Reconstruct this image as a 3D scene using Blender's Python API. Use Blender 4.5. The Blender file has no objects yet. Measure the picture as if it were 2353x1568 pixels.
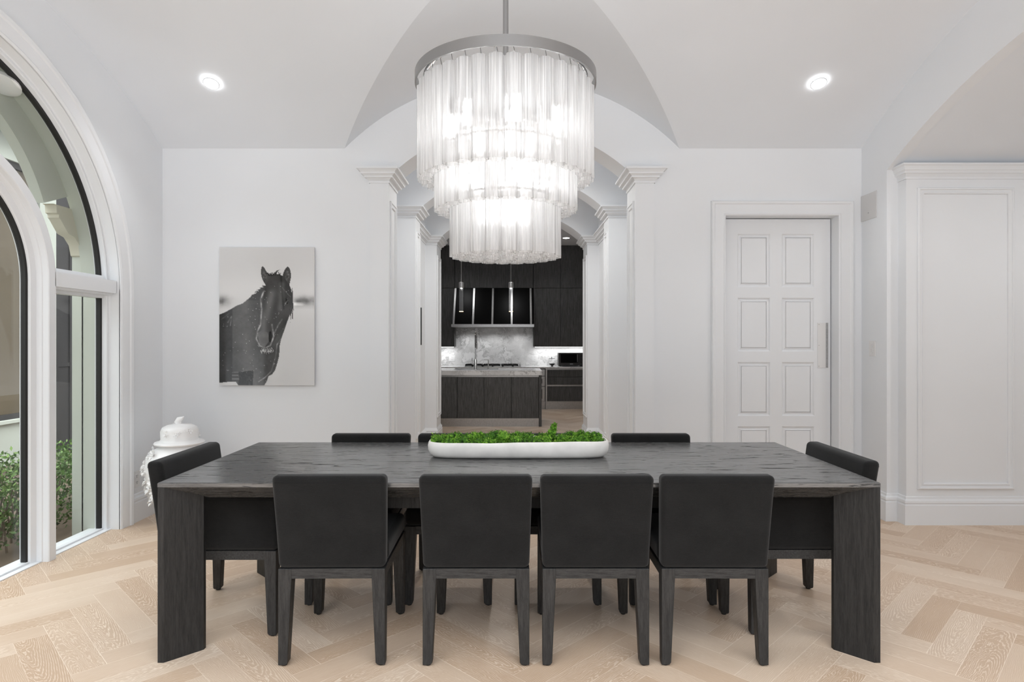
# light levels
PW_CH, PW_DL, PW_K, PW_H1, PW_H2, PW_LED, PW_HOOD, PW_P = .48, 22, 15, 80, 72, 3.2, 6, 34
SKY = [(2.4, 2.46, 2.58), (.80, .81, .84), (3.8, 3.95, 4.1)]
SKYS, EXPO = 1.1, 0.26
import bpy, bmesh, math, random
import numpy as np
from mathutils import Vector, Matrix
random.seed(7)
S = bpy.context.scene
COL = S.collection
PI = math.pi
F, CZ, CX, CY = 1440.0, 1.358, 1176.5, 784.0      # focal length in pixels, eye height, principal point

def sr(r, g=None, b=None):
    if g is None: g = b = r
    return tuple(((c/255.0)/12.92 if c/255.0 <= .04045 else ((c/255.0+.055)/1.055)**2.4) for c in (r, g, b)) + (1.0,)

# ------------------------------------------------------------------ materials
def new_mat(name):
    m = bpy.data.materials.new(name); m.use_nodes = True
    nt = m.node_tree; nt.nodes.clear()
    out = nt.nodes.new('ShaderNodeOutputMaterial')
    return m, nt, out
def N(nt, t, **kw):
    n = nt.nodes.new(t)
    for k, v in kw.items():
        if k in n.inputs: n.inputs[k].default_value = v
        else: setattr(n, k, v)
    return n
def L(nt, a, b): nt.links.new(a, b)
def bsdf(nt, out, col, rough=.5, metal=0, spec=.5):
    p = N(nt, 'ShaderNodeBsdfPrincipled')
    p.inputs['Base Color'].default_value = col; p.inputs['Roughness'].default_value = rough
    p.inputs['Metallic'].default_value = metal; p.inputs['Specular IOR Level'].default_value = spec
    L(nt, p.outputs[0], out.inputs[0]); return p
def ramp(nt, fac, stops):
    r = N(nt, 'ShaderNodeValToRGB')
    e = r.color_ramp.elements
    while len(e) < len(stops): e.new(.5)
    for i, (p, c) in enumerate(stops):
        e[i].position = p; e[i].color = c if len(c) == 4 else tuple(c)+(1,)
    L(nt, fac, r.inputs[0]); return r
def coords(nt, scale=(1, 1, 1), kind='Object'):
    t = N(nt, 'ShaderNodeTexCoord'); m = N(nt, 'ShaderNodeMapping')
    m.inputs['Scale'].default_value = scale
    L(nt, t.outputs[kind], m.inputs[0]); return m.outputs[0]
def noise(nt, vec, scale=5, detail=4, rough=.5, dist=0):
    n = N(nt, 'ShaderNodeTexNoise'); n.inputs['Scale'].default_value = scale
    n.inputs['Detail'].default_value = detail; n.inputs['Roughness'].default_value = rough
    n.inputs['Distortion'].default_value = dist
    L(nt, vec, n.inputs['Vector']); return n
def bump(nt, h, p, strength=.2, dist=.002):
    b = N(nt, 'ShaderNodeBump'); b.inputs['Strength'].default_value = strength; b.inputs['Distance'].default_value = dist
    L(nt, h, b.inputs['Height']); L(nt, b.outputs[0], p.inputs['Normal'])
def math_n(nt, op, a, b=None, c=None):
    m = N(nt, 'ShaderNodeMath', operation=op)
    for i, x in enumerate((a, b, c)):
        if x is None: continue
        if isinstance(x, (int, float)): m.inputs[i].default_value = x
        else: L(nt, x, m.inputs[i])
    return m.outputs[0]
def schlick(nt, f0, k=.9):
    lw = N(nt, 'ShaderNodeLayerWeight'); lw.inputs[0].default_value = .5
    return math_n(nt, 'ADD', f0, math_n(nt, 'MULTIPLY', math_n(nt, 'POWER', lw.outputs['Facing'], 5), k))
def mixc(nt, fac, a, b):
    m = N(nt, 'ShaderNodeMix', data_type='RGBA')
    for s, x in ((m.inputs[0], fac), (m.inputs[6], a), (m.inputs[7], b)):
        if isinstance(x, (int, float, tuple)): s.default_value = x
        else: L(nt, x, s)
    return m.outputs[2]

def paint(name, col, rough=.55, amt=.03, bmp=True):
    m, nt, out = new_mat(name); p = bsdf(nt, out, col, rough, 0, .35)
    n = noise(nt, coords(nt), 1.3, 2)
    c2 = tuple(max(0, x*(1-amt)) for x in col[:3])+(1,)
    r = ramp(nt, n.outputs[0], [(.3, c2), (.7, col)]); L(nt, r.outputs[0], p.inputs['Base Color'])
    if bmp: n2 = noise(nt, coords(nt), 260, 2); bump(nt, n2.outputs[0], p, .03, .001)
    return m
def plain(name, col, rough=.5, metal=0, spec=.5, grain=0):
    m, nt, out = new_mat(name); p = bsdf(nt, out, col, rough, metal, spec)
    if grain:
        n = noise(nt, coords(nt, (1, 1, 1)), grain, 3)
        r = ramp(nt, n.outputs[0], [(.3, tuple(x*.8 for x in col[:3])+(1,)), (.7, col)]); L(nt, r.outputs[0], p.inputs['Base Color'])
    return m
def wood_black(name, sc, lo, hi, rough=.42, dist=.5, crack=None, bs=.35):
    m, nt, out = new_mat(name); p = bsdf(nt, out, hi, rough, 0, .5)
    v = coords(nt, sc)
    n = noise(nt, v, 6, 6, .62, dist)
    v2 = coords(nt, tuple(s*4 for s in sc)); n2 = noise(nt, v2, 9, 3, .6)
    s = math_n(nt, 'ADD', math_n(nt, 'MULTIPLY', n.outputs[0], .65), math_n(nt, 'MULTIPLY', n2.outputs[0], .35))
    r = ramp(nt, s, [(.34, tuple(x*.35 for x in lo[:3])+(1,)), (.43, lo), (.62, hi)])
    col = r.outputs[0]
    if crack:
        n3 = noise(nt, coords(nt, crack), 1, 4, .6, .9)
        ck = ramp(nt, n3.outputs[0], [(.35, (.85, .85, .85)), (.425, (0, 0, 0))]).outputs[0]
        col = mixc(nt, ck, col, sr(20)); keep = math_n(nt, 'SUBTRACT', 1, ck)
        L(nt, math_n(nt, 'MULTIPLY', keep, .9), p.inputs['Specular IOR Level'])
    L(nt, col, p.inputs['Base Color'])
    rr = ramp(nt, s, [(.3, (rough+.2, rough+.2, rough+.2)), (.6, (rough, rough, rough))]); L(nt, rr.outputs[0] if not crack else math_n(nt, 'ADD', rr.outputs[0], math_n(nt, 'MULTIPLY', ck, .6)), p.inputs['Roughness'])
    bump(nt, s, p, bs, .003)
    return m
def fabric(name, lo, hi):
    m, nt, out = new_mat(name); p = bsdf(nt, out, hi, .95, 0, .15)
    p.inputs['Sheen Weight'].default_value = .12; p.inputs['Sheen Roughness'].default_value = .5
    n = noise(nt, coords(nt, (1, 1, 2.2)), 260, 3, .7); n3 = noise(nt, coords(nt), 7, 3)
    n4 = noise(nt, coords(nt, (40, 40, 900)), 1, 2)
    s = math_n(nt, 'ADD', math_n(nt, 'MULTIPLY', n.outputs[0], .45), math_n(nt, 'ADD', math_n(nt, 'MULTIPLY', n3.outputs[0], .3), math_n(nt, 'MULTIPLY', n4.outputs[0], .25)))
    r = ramp(nt, s, [(.35, lo), (.66, hi)]); L(nt, r.outputs[0], p.inputs['Base Color'])
    bump(nt, n.outputs[0], p, .25, .002)
    return m
def floor_mat():
    m, nt, out = new_mat('oak_herringbone'); p = bsdf(nt, out, sr(200, 170, 140), .42, 0, .35)
    uv = N(nt, 'ShaderNodeUVMap', uv_map='plank'); at = N(nt, 'ShaderNodeAttribute', attribute_name='rnd')
    sp = N(nt, 'ShaderNodeSeparateXYZ'); L(nt, uv.outputs[0], sp.inputs[0])
    rs = N(nt, 'ShaderNodeSeparateColor'); L(nt, at.outputs['Color'], rs.inputs[0])
    r1, r2, r3 = rs.outputs[0], rs.outputs[1], rs.outputs[2]
    u, v = sp.outputs[0], sp.outputs[1]
    # wavy growth rings cut at a slant: distance from a tilted pith line
    off = N(nt, 'ShaderNodeCombineXYZ'); L(nt, math_n(nt, 'MULTIPLY', r1, 53), off.inputs[0]); L(nt, math_n(nt, 'MULTIPLY', r2, 31), off.inputs[1])
    cu = N(nt, 'ShaderNodeCombineXYZ'); L(nt, math_n(nt, 'MULTIPLY', u, 3.2), cu.inputs[0]); L(nt, math_n(nt, 'MULTIPLY', v, 11), cu.inputs[1])
    va = N(nt, 'ShaderNodeVectorMath', operation='ADD'); L(nt, cu.outputs[0], va.inputs[0]); L(nt, off.outputs[0], va.inputs[1])
    wob = noise(nt, va.outputs[0], 1.0, 4, .6, .2)
    wv = math_n(nt, 'SUBTRACT', wob.outputs[0], .5)
    vv = math_n(nt, 'ADD', math_n(nt, 'SUBTRACT', v, math_n(nt, 'MULTIPLY', math_n(nt, 'SUBTRACT', r3, .5), .16)), math_n(nt, 'MULTIPLY', wv, .06))
    hh = math_n(nt, 'ADD', math_n(nt, 'MULTIPLY', math_n(nt, 'ADD', math_n(nt, 'SUBTRACT', u, .31), math_n(nt, 'MULTIPLY', math_n(nt, 'SUBTRACT', r2, .5), .9)), .12), math_n(nt, 'MULTIPLY', wv, .07))
    d = math_n(nt, 'SQRT', math_n(nt, 'ADD', math_n(nt, 'MULTIPLY', vv, vv), math_n(nt, 'MULTIPLY', hh, hh)))
    ring = math_n(nt, 'FRACT', math_n(nt, 'MULTIPLY', d, 165))
    tri = math_n(nt, 'ABSOLUTE', math_n(nt, 'SUBTRACT', ring, .5))
    fine = N(nt, 'ShaderNodeCombineXYZ'); L(nt, math_n(nt, 'MULTIPLY', u, 9), fine.inputs[0]); L(nt, math_n(nt, 'MULTIPLY', v, 420), fine.inputs[1]); L(nt, math_n(nt, 'MULTIPLY', r1, 40), fine.inputs[2])
    fn = noise(nt, fine.outputs[0], 1, 3, .6)
    line = math_n(nt, 'MULTIPLY', math_n(nt, 'SUBTRACT', 1.0, math_n(nt, 'SMOOTHSTEP', tri, .04, .22)) if False else ramp(nt, tri, [(.06, (1, 1, 1)), (.24, (0, 0, 0))]).outputs[0],
                  ramp(nt, fn.outputs[0], [(.33, (0, 0, 0)), (.6, (1, 1, 1))]).outputs[0])
    amt = math_n(nt, 'MULTIPLY', line, math_n(nt, 'ADD', .2, math_n(nt, 'MULTIPLY', r3, .55)))
    base = ramp(nt, r1, [(0, sr(FLO[0][0], FLO[0][1], FLO[0][2])), (.5, sr(*FLO[1])), (1, sr(*FLO[2]))])
    big = noise(nt, va.outputs[0], .6, 3, .5)
    b2 = mixc(nt, ramp(nt, big.outputs[0], [(.3, (0, 0, 0)), (.75, (.35, .35, .35))]).outputs[0], base.outputs[0], sr(*FLO[3]))
    b3 = mixc(nt, math_n(nt, 'MULTIPLY', fn.outputs[0], .18), b2, sr(*FLO[4]))
    col = mixc(nt, amt, b3, sr(*FLO[5]))
    # pale filled joints round each plank
    Lp, Wp = .635, .127
    eu = math_n(nt, 'MINIMUM', u, math_n(nt, 'SUBTRACT', Lp, u)); ev = math_n(nt, 'MINIMUM', v, math_n(nt, 'SUBTRACT', Wp, v))
    e = math_n(nt, 'MINIMUM', eu, ev)
    ej = math_n(nt, 'LESS_THAN', e, .0011)
    col2 = mixc(nt, math_n(nt, 'MULTIPLY', ej, math_n(nt, 'ADD', .25, math_n(nt, 'MULTIPLY', r2, .6))), col, sr(*FLO[5]))
    L(nt, col2, p.inputs['Base Color'])
    bump(nt, math_n(nt, 'SUBTRACT', fn.outputs[0], math_n(nt, 'MULTIPLY', line, .6)), p, .12, .0015)
    return m
FLO = [(190, 163, 137), (206, 183, 160), (216, 197, 177), (184, 155, 128), (172, 144, 118), (242, 229, 213)]
def marble_mat():
    m, nt, out = new_mat('white_marble'); p = bsdf(nt, out, sr(225), .25, 0, .5)
    v = coords(nt, (1, 1, 1))
    w = noise(nt, v, 2.2, 5, .6)
    va = N(nt, 'ShaderNodeVectorMath', operation='ADD'); L(nt, v, va.inputs[0])
    sc = N(nt, 'ShaderNodeVectorMath', operation='SCALE'); sc.inputs['Scale'].default_value = .9
    L(nt, w.outputs['Color'], sc.inputs[0]); L(nt, sc.outputs[0], va.inputs[1])
    n = noise(nt, va.outputs[0], 3.2, 6, .62, .4)
    rid = math_n(nt, 'ABSOLUTE', math_n(nt, 'SUBTRACT', n.outputs[0], .5))
    msk = noise(nt, v, 2.5, 2)
    a = math_n(nt, 'MULTIPLY', ramp(nt, rid, [(.0, (1, 1, 1)), (.05, (0, 0, 0))]).outputs[0], ramp(nt, msk.outputs[0], [(.35, (.1, .1, .1)), (.65, (1, 1, 1))]).outputs[0])
    soft = ramp(nt, n.outputs[0], [(.3, sr(196)), (.6, sr(226))])
    L(nt, mixc(nt, math_n(nt, 'MULTIPLY', a, .75), soft.outputs[0], sr(112)), p.inputs['Base Color'])
    return m
def glass_mat(name, tint, refl=.06, rough=0.0):
    m, nt, out = new_mat(name)
    t = N(nt, 'ShaderNodeBsdfTransparent'); t.inputs[0].default_value = tint
    g = N(nt, 'ShaderNodeBsdfGlossy'); g.inputs['Roughness'].default_value = rough
    n = noise(nt, coords(nt), 2, 1)
    mx = N(nt, 'ShaderNodeMixShader'); L(nt, math_n(nt, 'ADD', schlick(nt, .03, .6), math_n(nt, 'MULTIPLY', n.outputs[0], refl*.2)), mx.inputs[0])
    L(nt, t.outputs[0], mx.inputs[1]); L(nt, g.outputs[0], mx.inputs[2]); L(nt, mx.outputs[0], out.inputs[0])
    return m
def tube_glass():
    m, nt, out = new_mat('ribbed_clear_glass')
    oi = N(nt, 'ShaderNodeObjectInfo')
    v = coords(nt, (170, 170, 2.0)); va = N(nt, 'ShaderNodeVectorMath', operation='ADD'); L(nt, v, va.inputs[0])
    cb = N(nt, 'ShaderNodeCombineXYZ'); L(nt, math_n(nt, 'MULTIPLY', oi.outputs['Random'], 77), cb.inputs[0]); L(nt, cb.outputs[0], va.inputs[1])
    n = noise(nt, va.outputs[0], 1, 3, .6)
    t = N(nt, 'ShaderNodeBsdfTransparent'); t.inputs[0].default_value = (.97, .97, .97, 1)
    tl = N(nt, 'ShaderNodeBsdfTranslucent'); tl.inputs[0].default_value = (.93, .93, .93, 1)
    df = N(nt, 'ShaderNodeBsdfDiffuse'); df.inputs[0].default_value = (.93, .93, .93, 1)
    m1 = N(nt, 'ShaderNodeMixShader'); m1.inputs[0].default_value = .45; L(nt, tl.outputs[0], m1.inputs[1]); L(nt, df.outputs[0], m1.inputs[2])
    rf = N(nt, 'ShaderNodeBsdfRefraction'); rf.inputs['Roughness'].default_value = .38; rf.inputs['IOR'].default_value = 1.08; rf.inputs['Color'].default_value = (.97, .97, .97, 1)
    m0 = N(nt, 'ShaderNodeMixShader'); m0.inputs[0].default_value = .5; L(nt, t.outputs[0], m0.inputs[1]); L(nt, rf.outputs[0], m0.inputs[2])
    m2 = N(nt, 'ShaderNodeMixShader'); L(nt, ramp(nt, n.outputs[0], [(.34, (.05, .05, .05)), (.52, (.28, .28, .28)), (.68, (.75, .75, .75))]).outputs[0], m2.inputs[0])
    L(nt, m1.outputs[0], m2.inputs[2]); L(nt, m0.outputs[0], m2.inputs[1])
    # more clear: fac picks the milky part
    g = N(nt, 'ShaderNodeBsdfGlossy'); g.inputs['Roughness'].default_value = .08
    m3 = N(nt, 'ShaderNodeMixShader'); L(nt, schlick(nt, .05, .6), m3.inputs[0]); L(nt, m2.outputs[0], m3.inputs[1]); L(nt, g.outputs[0], m3.inputs[2])
    L(nt, m3.outputs[0], out.inputs[0]); return m
def emit(name, col, s):
    m, nt, out = new_mat(name); e = N(nt, 'ShaderNodeEmission'); e.inputs[0].default_value = col; e.inputs[1].default_value = s
    L(nt, e.outputs[0], out.inputs[0]); return m
def leafy(name, cols, scale, rough=.6, attr=None):
    m, nt, out = new_mat(name); p = bsdf(nt, out, cols[0], rough, 0, .3)
    if attr:
        a = N(nt, 'ShaderNodeAttribute', attribute_name=attr); f = a.outputs['Fac']
    else: f = noise(nt, coords(nt), scale, 3).outputs[0]
    k = len(cols)
    r = ramp(nt, f, [((.0 if attr else .28)+(1. if attr else .45)*i/(k-1), c) for i, c in enumerate(cols)])
    L(nt, r.outputs[0], p.inputs['Base Color']); return m

M = {}
M['wall'] = paint('white_wall_paint', (.774, .796, .820, 1), .6)
M['ceil'] = paint('white_ceiling_paint', (.757, .788, .825, 1), .7)
M['trim'] = paint('white_satin_trim', (.78, .80, .823, 1), .4)
M['floor'] = floor_mat()
M['table_top'] = wood_black('black_oak_sheen_lengthwise', (.7, 20, 20), sr(64), sr(102), .14, .15, (7, 55, 55), .08)  # same oak as the legs, base greyed to carry part of the sheen
M['table_leg'] = wood_black('black_oak_upright', (16, 16, 1.2), sr(17), sr(37), .5)
M['chair_wood'] = wood_black('black_chair_wood', (22, 22, 2), sr(26), sr(46), .5)
M['chair_rail'] = wood_black('black_rail_wood', (3, 22, 22), sr(28), sr(50), .5)
M['fabric'] = fabric('charcoal_linen', sr(15), sr(34))
M['black'] = plain('black_plastic', sr(18), .45)
M['gloss_black'] = plain('black_gloss_panel', sr(12), .3, 0, .06)
M['steel'] = plain('brushed_steel', sr(190), .28, 1, .5, 60)
M['satin_metal'] = plain('satin_nickel', sr(205), .35, .75, .5)
M['chrome'] = plain('chrome', sr(215), .1, 1)
M['cab'] = wood_black('dark_cabinet_wood', (14, 14, .8), sr(58), sr(86), .5)
M['marble'] = marble_mat()
M['ceramic'] = plain('white_ceramic', sr(238), .3, 0, .5)
M['plaster'] = plain('white_plaster_bowl', sr(236, 234, 230), .6, 0, .3, 9)
M['glass'] = glass_mat('window_glass', (.92, .93, .92, 1))
M['tube'] = tube_glass()
M['bulb'] = emit('bulb_glow', (1, 1, 1, 1), 12)
M['lamp'] = emit('lamp_glow', (1, 1, 1, 1), 14)
M['led'] = emit('led_glow', (1, 1, 1, 1), 5)
M['warm'] = emit('warm_led_glow', (1, .72, .4, 1), 3)
M['gasket'] = plain('black_rubber', sr(30), .6)
M['grey'] = plain('grey_paint', sr(208), .6)
M['ring'] = plain('brushed_grey_metal', sr(158), .42, .85)
M['switch'] = plain('white_plastic', sr(222), .4)
M['stucco'] = paint('sage_stucco', sr(198, 202, 191), .9, .12)
M['stone'] = paint('cream_cast_stone', sr(212, 208, 190), .9, .12)
M['shade'] = paint('taupe_window_shade', sr(128, 112, 92), .8, .1, False)
M['screen'] = paint('dark_bronze_screen', sr(58, 56, 56), .6, .25, False)
M['soil'] = paint('brown_mulch', sr(112, 98, 84), 1, .4)
M['hedge'] = leafy('hedge_leaves', [sr(38, 62, 28), sr(84, 116, 52), sr(134, 166, 84)], 3, .5, 'tone')
M['twig'] = plain('grey_brown_twigs', sr(96, 84, 70), .8)
M['moss'] = leafy('preserved_moss', [sr(18, 44, 10), sr(58, 102, 22), sr(100, 150, 40), sr(160, 190, 80)], 3, .8, 'tone')
M['clear'] = glass_mat('pendant_crystal', (.9, .9, .9, 1), 1.2, .12)

# ------------------------------------------------------------------ mesh helpers
class MB:
    def __init__(s): s.v = []; s.f = []
    def add(s, vs, fs):
        b = len(s.v); s.v += [tuple(p) for p in vs]; s.f += [tuple(b+i for i in f) for f in fs]; return s
    def box(s, x0, x1, y0, y1, z0, z1):
        return s.add([(x0, y0, z0), (x1, y0, z0), (x1, y1, z0), (x0, y1, z0), (x0, y0, z1), (x1, y0, z1), (x1, y1, z1), (x0, y1, z1)],
                     [(3, 2, 1, 0), (4, 5, 6, 7), (0, 1, 5, 4), (1, 2, 6, 5), (2, 3, 7, 6), (3, 0, 4, 7)])
    def loft(s, loops, cap0=True, cap1=True, closed=True):
        n = len(loops[0]); vs = [p for l in loops for p in l]; fs = []
        for k in range(len(loops)-1):
            for i in range(n if closed else n-1):
                j = (i+1) % n; fs.append((k*n+i, k*n+j, (k+1)*n+j, (k+1)*n+i))
        if cap0: fs.append(tuple(range(n))[::-1])
        if cap1: fs.append(tuple(range((len(loops)-1)*n, len(loops)*n)))
        return s.add(vs, fs)
    def rect_loft(s, x0, x1, y0, y1, prof):
        return s.loft([[(x0-o, y0-o, z), (x1+o, y0-o, z), (x1+o, y1+o, z), (x0-o, y1+o, z)] for o, z in prof])
    def lathe(s, prof, n=32, c=(0, 0, 0), cap0=True, cap1=True, ax='z'):
        lo = []
        for r, z in prof:
            l = []
            for i in range(n):
                a = 2*PI*i/n; x, y = r*math.cos(a), r*math.sin(a)
                l.append((c[0]+x, c[1]+y, c[2]+z) if ax == 'z' else ((c[0]+x, c[1]+z, c[2]-y) if ax == 'y' else (c[0]+z, c[1]+x, c[2]+y)))
            lo.append(l)
        return s.loft(lo, cap0, cap1)
    def tube(s, pts, r, n=8, cap=True):
        P = [Vector(p) for p in pts]; loops = []; up = Vector((0, 0, 1))
        t = (P[1]-P[0]).normalized(); a = up if abs(t.dot(up)) < .9 else Vector((1, 0, 0)); nrm = t.cross(a).normalized()
        for i, p in enumerate(P):
            t = (P[min(i+1, len(P)-1)]-P[max(i-1, 0)]).normalized()
            nrm = (nrm-t*nrm.dot(t)).normalized(); b = t.cross(nrm)
            rr = r[i] if isinstance(r, (list, tuple)) else r
            loops.append([p+nrm*rr*math.cos(2*PI*k/n)+b*rr*math.sin(2*PI*k/n) for k in range(n)])
        return s.loft(loops, cap, cap)
    def sweep(s, pts, prof, place, closed=False):
        """profile (offset to the left of the travel direction, depth) swept with mitres along a flat polyline"""
        n = len(pts); loops = []
        for i in range(n):
            p = Vector(pts[i])
            d0 = (p-Vector(pts[i-1])).normalized() if (i > 0 or closed) else None
            d1 = (Vector(pts[(i+1) % n])-p).normalized() if (i < n-1 or closed) else None
            if d0 is None: d0 = d1
            if d1 is None: d1 = d0
            n0, n1 = Vector((-d0.y, d0.x)), Vector((-d1.y, d1.x)); m = (n0+n1).normalized(); k = 1/max(.2, m.dot(n0))
            loops.append([place(p.x+m.x*o*k, p.y+m.y*o*k, w) for o, w in prof])
        if closed: loops.append(loops[0])
        return s.loft(loops, not closed, not closed)
    def strips(s, samples, place, w0, w1):
        """samples (u, lo, hi): a closed slab between the two curves, from depth w0 to w1"""
        a = [(u, lo) for u, lo, hi in samples]; b = [(u, hi) for u, lo, hi in samples]
        return s.loft([[place(p[0], p[1], w0), place(q[0], q[1], w0), place(q[0], q[1], w1), place(p[0], p[1], w1)] for p, q in zip(a, b)])
    def build(s, name, mat, parent=None, smooth=None, bevel=0, seg=2, loc=None):
        me = bpy.data.meshes.new(name); me.from_pydata([tuple(p) for p in s.v], [], s.f); me.update()
        bm = bmesh.new(); bm.from_mesh(me); bmesh.ops.recalc_face_normals(bm, faces=bm.faces[:]); bm.to_mesh(me); bm.free()
        if smooth is not None:
            me.polygons.foreach_set('use_smooth', [True]*len(me.polygons)); me.set_sharp_from_angle(angle=math.radians(smooth))
        o = bpy.data.objects.new(name, me); COL.objects.link(o)
        me.materials.append(M[mat] if isinstance(mat, str) else mat)
        if parent: o.parent = parent
        if loc: o.location = loc
        if bevel:
            b = o.modifiers.new('edge', 'BEVEL'); b.width = bevel; b.segments = seg; b.limit_method = 'ANGLE'; b.angle_limit = math.radians(40)
            if smooth is None:
                me.polygons.foreach_set('use_smooth', [True]*len(me.polygons)); b.harden_normals = True
        return o
def thing(name, label, cat, loc=(0, 0, 0), rz=0, group=None):
    o = bpy.data.objects.new(name, None); COL.objects.link(o); o.location = loc; o.rotation_euler = (0, 0, rz); o.empty_display_size = .1
    return tag(o, label, cat, group)
def tag(o, label, cat, group=None, kind=None):
    o['label'] = label; o['category'] = cat
    if group: o['group'] = group
    if kind: o['kind'] = kind
    return o
def struct(o, label=None):
    o['kind'] = 'structure'
    if label: o['label'] = label
    return o
def copy_tree(o, parent=None):
    c = o.copy(); COL.objects.link(c)
    if parent: c.parent = parent
    for ch in list(o.children): copy_tree(ch, c)
    return c
def light(name, kind, loc, power, size=.05, parent=None, col=(1, 1, 1), rot=None, spot=None):
    d = bpy.data.lights.new(name, kind); d.energy = power; d.color = col
    if kind == 'AREA': d.size = size
    else: d.shadow_soft_size = size
    if spot: d.spot_size = spot; d.spot_blend = .6
    o = bpy.data.objects.new(name, d); COL.objects.link(o); o.location = loc
    if rot: o.rotation_euler = rot
    if parent: o.parent = parent
    return o
def px(x, y, Y): return Vector(((x-CX)*Y/F, Y, CZ+(CY-y)*Y/F))
XZ = lambda u, v, w: (u, w, v)          # flat drawing in a wall that faces the camera
YZ = lambda u, v, w: (w, u, v)          # flat drawing in a side wall
def lin(a, b, n): return [a+(b-a)*i/n for i in range(n+1)]
# ------------------------------------------------------------------ the room shell
WX, YB = 2.83, 5.075
VC, VR, VA = 2.88, 4.3, 3.52                       # main vault: axis, radius, crown
CR, CA, CH = 1.897, 3.487, 1.355                   # cross vault: radius, crown, half span
YF = VC-(YB-VC)
def vault(y): return VA-(VR-math.sqrt(VR*VR-(y-VC)**2))
def cross(x): return CA-(CR-math.sqrt(CR*CR-x*x))
# ceiling: two barrel vaults meeting in groins
mb = MB(); ys = lin(YF, YB, 96)
def groin(y):
    drop = CA-vault(y)
    return math.sqrt(max(0, CR*CR-(CR-drop)**2)) if drop > 0 else 0
for sgn in (-1, 1):
    mb.loft([[(sgn*(WX+.02), y, vault(y)), (sgn*groin(y), y, vault(y))] for y in ys], False, False, False)
for rng in ([y for y in ys if y <= VC-.3], [y for y in ys if y >= VC+.3]):
    rows = [y for y in rng if groin(y) > 0]
    mb.loft([[(groin(y)*t, y, max(vault(y), cross(groin(y)*t))) for t in lin(-1, 1, 48)] for y in rows], False, False, False)
o = mb.build('ceiling', 'ceil', smooth=20); struct(o)
md = o.modifiers.new('thick', 'SOLIDIFY'); md.thickness = .03; md.offset = -1; md.use_rim = False
for p in o.data.polygons:
    if p.normal.z > 0: p.flip()

# back wall with the archway and the pocket-door opening
ARX, ARZ, ARS = .94, 2.74, .36
ARR = (ARX**2+ARS**2)/(2*ARS)
def arch(x): return ARZ+ARS-(ARR-math.sqrt(ARR*ARR-x*x))
DX0, DX1, DZ = 1.7255, 2.64, 2.374
top = lambda x: (cross(x) if abs(x) < CH else vault(YB))+.03
mb = MB(); TB = .305
def seg(a, b, lo, n=1):
    mb.strips([(x, lo(x) if callable(lo) else lo, top(x)) for x in lin(a, b, n)], XZ, YB, YB+TB)
seg(-3.0, -CH, 0); seg(-CH, -1.145, 0, 8); seg(-1.145, -ARX, ARZ, 8); seg(-ARX, ARX, arch, 48); seg(ARX, 1.145, ARZ, 8)
seg(1.145, CH, 0, 8); seg(CH, DX0, 0); seg(DX0, DX1, DZ); seg(DX1, 3.0, 0)
mb.box(DX0-.02, DX1+.02, YB+.19, YB+TB, 0, DZ+.02)
struct(mb.build('wall_back', 'wall', smooth=20))

# left wall with the arched window opening
WC, WZ, WR = 3.17, 1.73, 1.345
mb = MB(); TL = .22
vz = lambda y: vault(y)+.03
def segL(a, b, lo, n=1): mb.strips([(y, lo(y) if callable(lo) else lo, vz(y)) for y in lin(a, b, n)], YZ, -WX, -WX-TL)
segL(YF, WC-WR-.012, 0, 14); segL(WC+WR+.012, YB+.3 if False else YB, 0, 10)
cth = lin(0, PI, 64)
mb.strips([(WC-(WR+.012)*math.cos(a), WZ+(WR+.012)*math.sin(a), vz(WC-(WR+.012)*math.cos(a))) for a in cth], YZ, -WX, -WX-TL)
struct(mb.build('wall_left', 'wall', smooth=20))

# right wall with the wide arched opening into the passage
OC, OH, OR_, OA = 2.88, 1.852, 3.9, 3.117
oar = lambda y: OA-(OR_-math.sqrt(OR_*OR_-(y-OC)**2))
mb = MB(); TR = .085
def segR(a, b, lo, n=1): mb.strips([(y, lo(y) if callable(lo) else lo, vz(y)) for y in lin(a, b, n)], YZ, WX, WX+TR)
segR(YF, OC-OH, 0, 6); segR(OC-OH, OC+OH, oar, 64); segR(OC+OH, YB, 0, 6)
struct(mb.build('wall_right', 'wall', smooth=20))

# passage beyond: panelled side wall, crown and barrel vault
PX, PY = 2.915, 4.634
mb = MB(); mb.box(PX, 5.2, PY, PY+.35, 0, 2.60); mb.box(5.2, 5.3, YF-.3, PY+.35, 0, 3.25); mb.box(WX+TR, 5.3, YF+.1, YF+.34, 0, 2.70)  # second box: unseen end wall, added to keep daylight off the panelling
struct(mb.build('wall_passage', 'wall', bevel=.003))
mb = MB(); mb.strips([(y, oar(y), oar(y)+.08) for y in lin(OC-OH-.0, OC+OH, 64)], YZ, WX+TR-.002, 5.2)
mb.box(WX+TR, 5.2, OC+OH, OC+OH+.3, 2.645, 2.76)
struct(mb.build('ceiling_passage', 'ceil', smooth=20))
CROWN = [(0, 0), (.008, 0), (.008, .014), (.004, .014), (.012, .032), (.018, .040), (.024, .040), (.024, .050), (.030, .062), (.034, .062), (.034, .070), (.040, .088), (.048, .096), (.050, .096), (.050, .108)]
mb = MB(); mb.rect_loft(PX, 5.3, PY, PY+.4, [(a, 2.556+b) for a, b in CROWN])
struct(mb.build('trim_1', 'trim', smooth=25))
FRAME = [(0, 0), (0, -.012), (.006, -.018), (.014, -.018), (.018, -.010), (.030, -.008), (.036, -.014), (.044, -.012), (.046, 0)]
def frame_xz(x0, x1, z0, z1, y, prof=FRAME):
    b = MB(); b.sweep([(x0, z0), (x1, z0), (x1, z1), (x0, z1)], [(o_, y+w_) for o_, w_ in prof], XZ, True); return b
struct(frame_xz(2.995, 3.705, .262, 2.49, PY).build('trim_2', 'trim', smooth=25))
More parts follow.
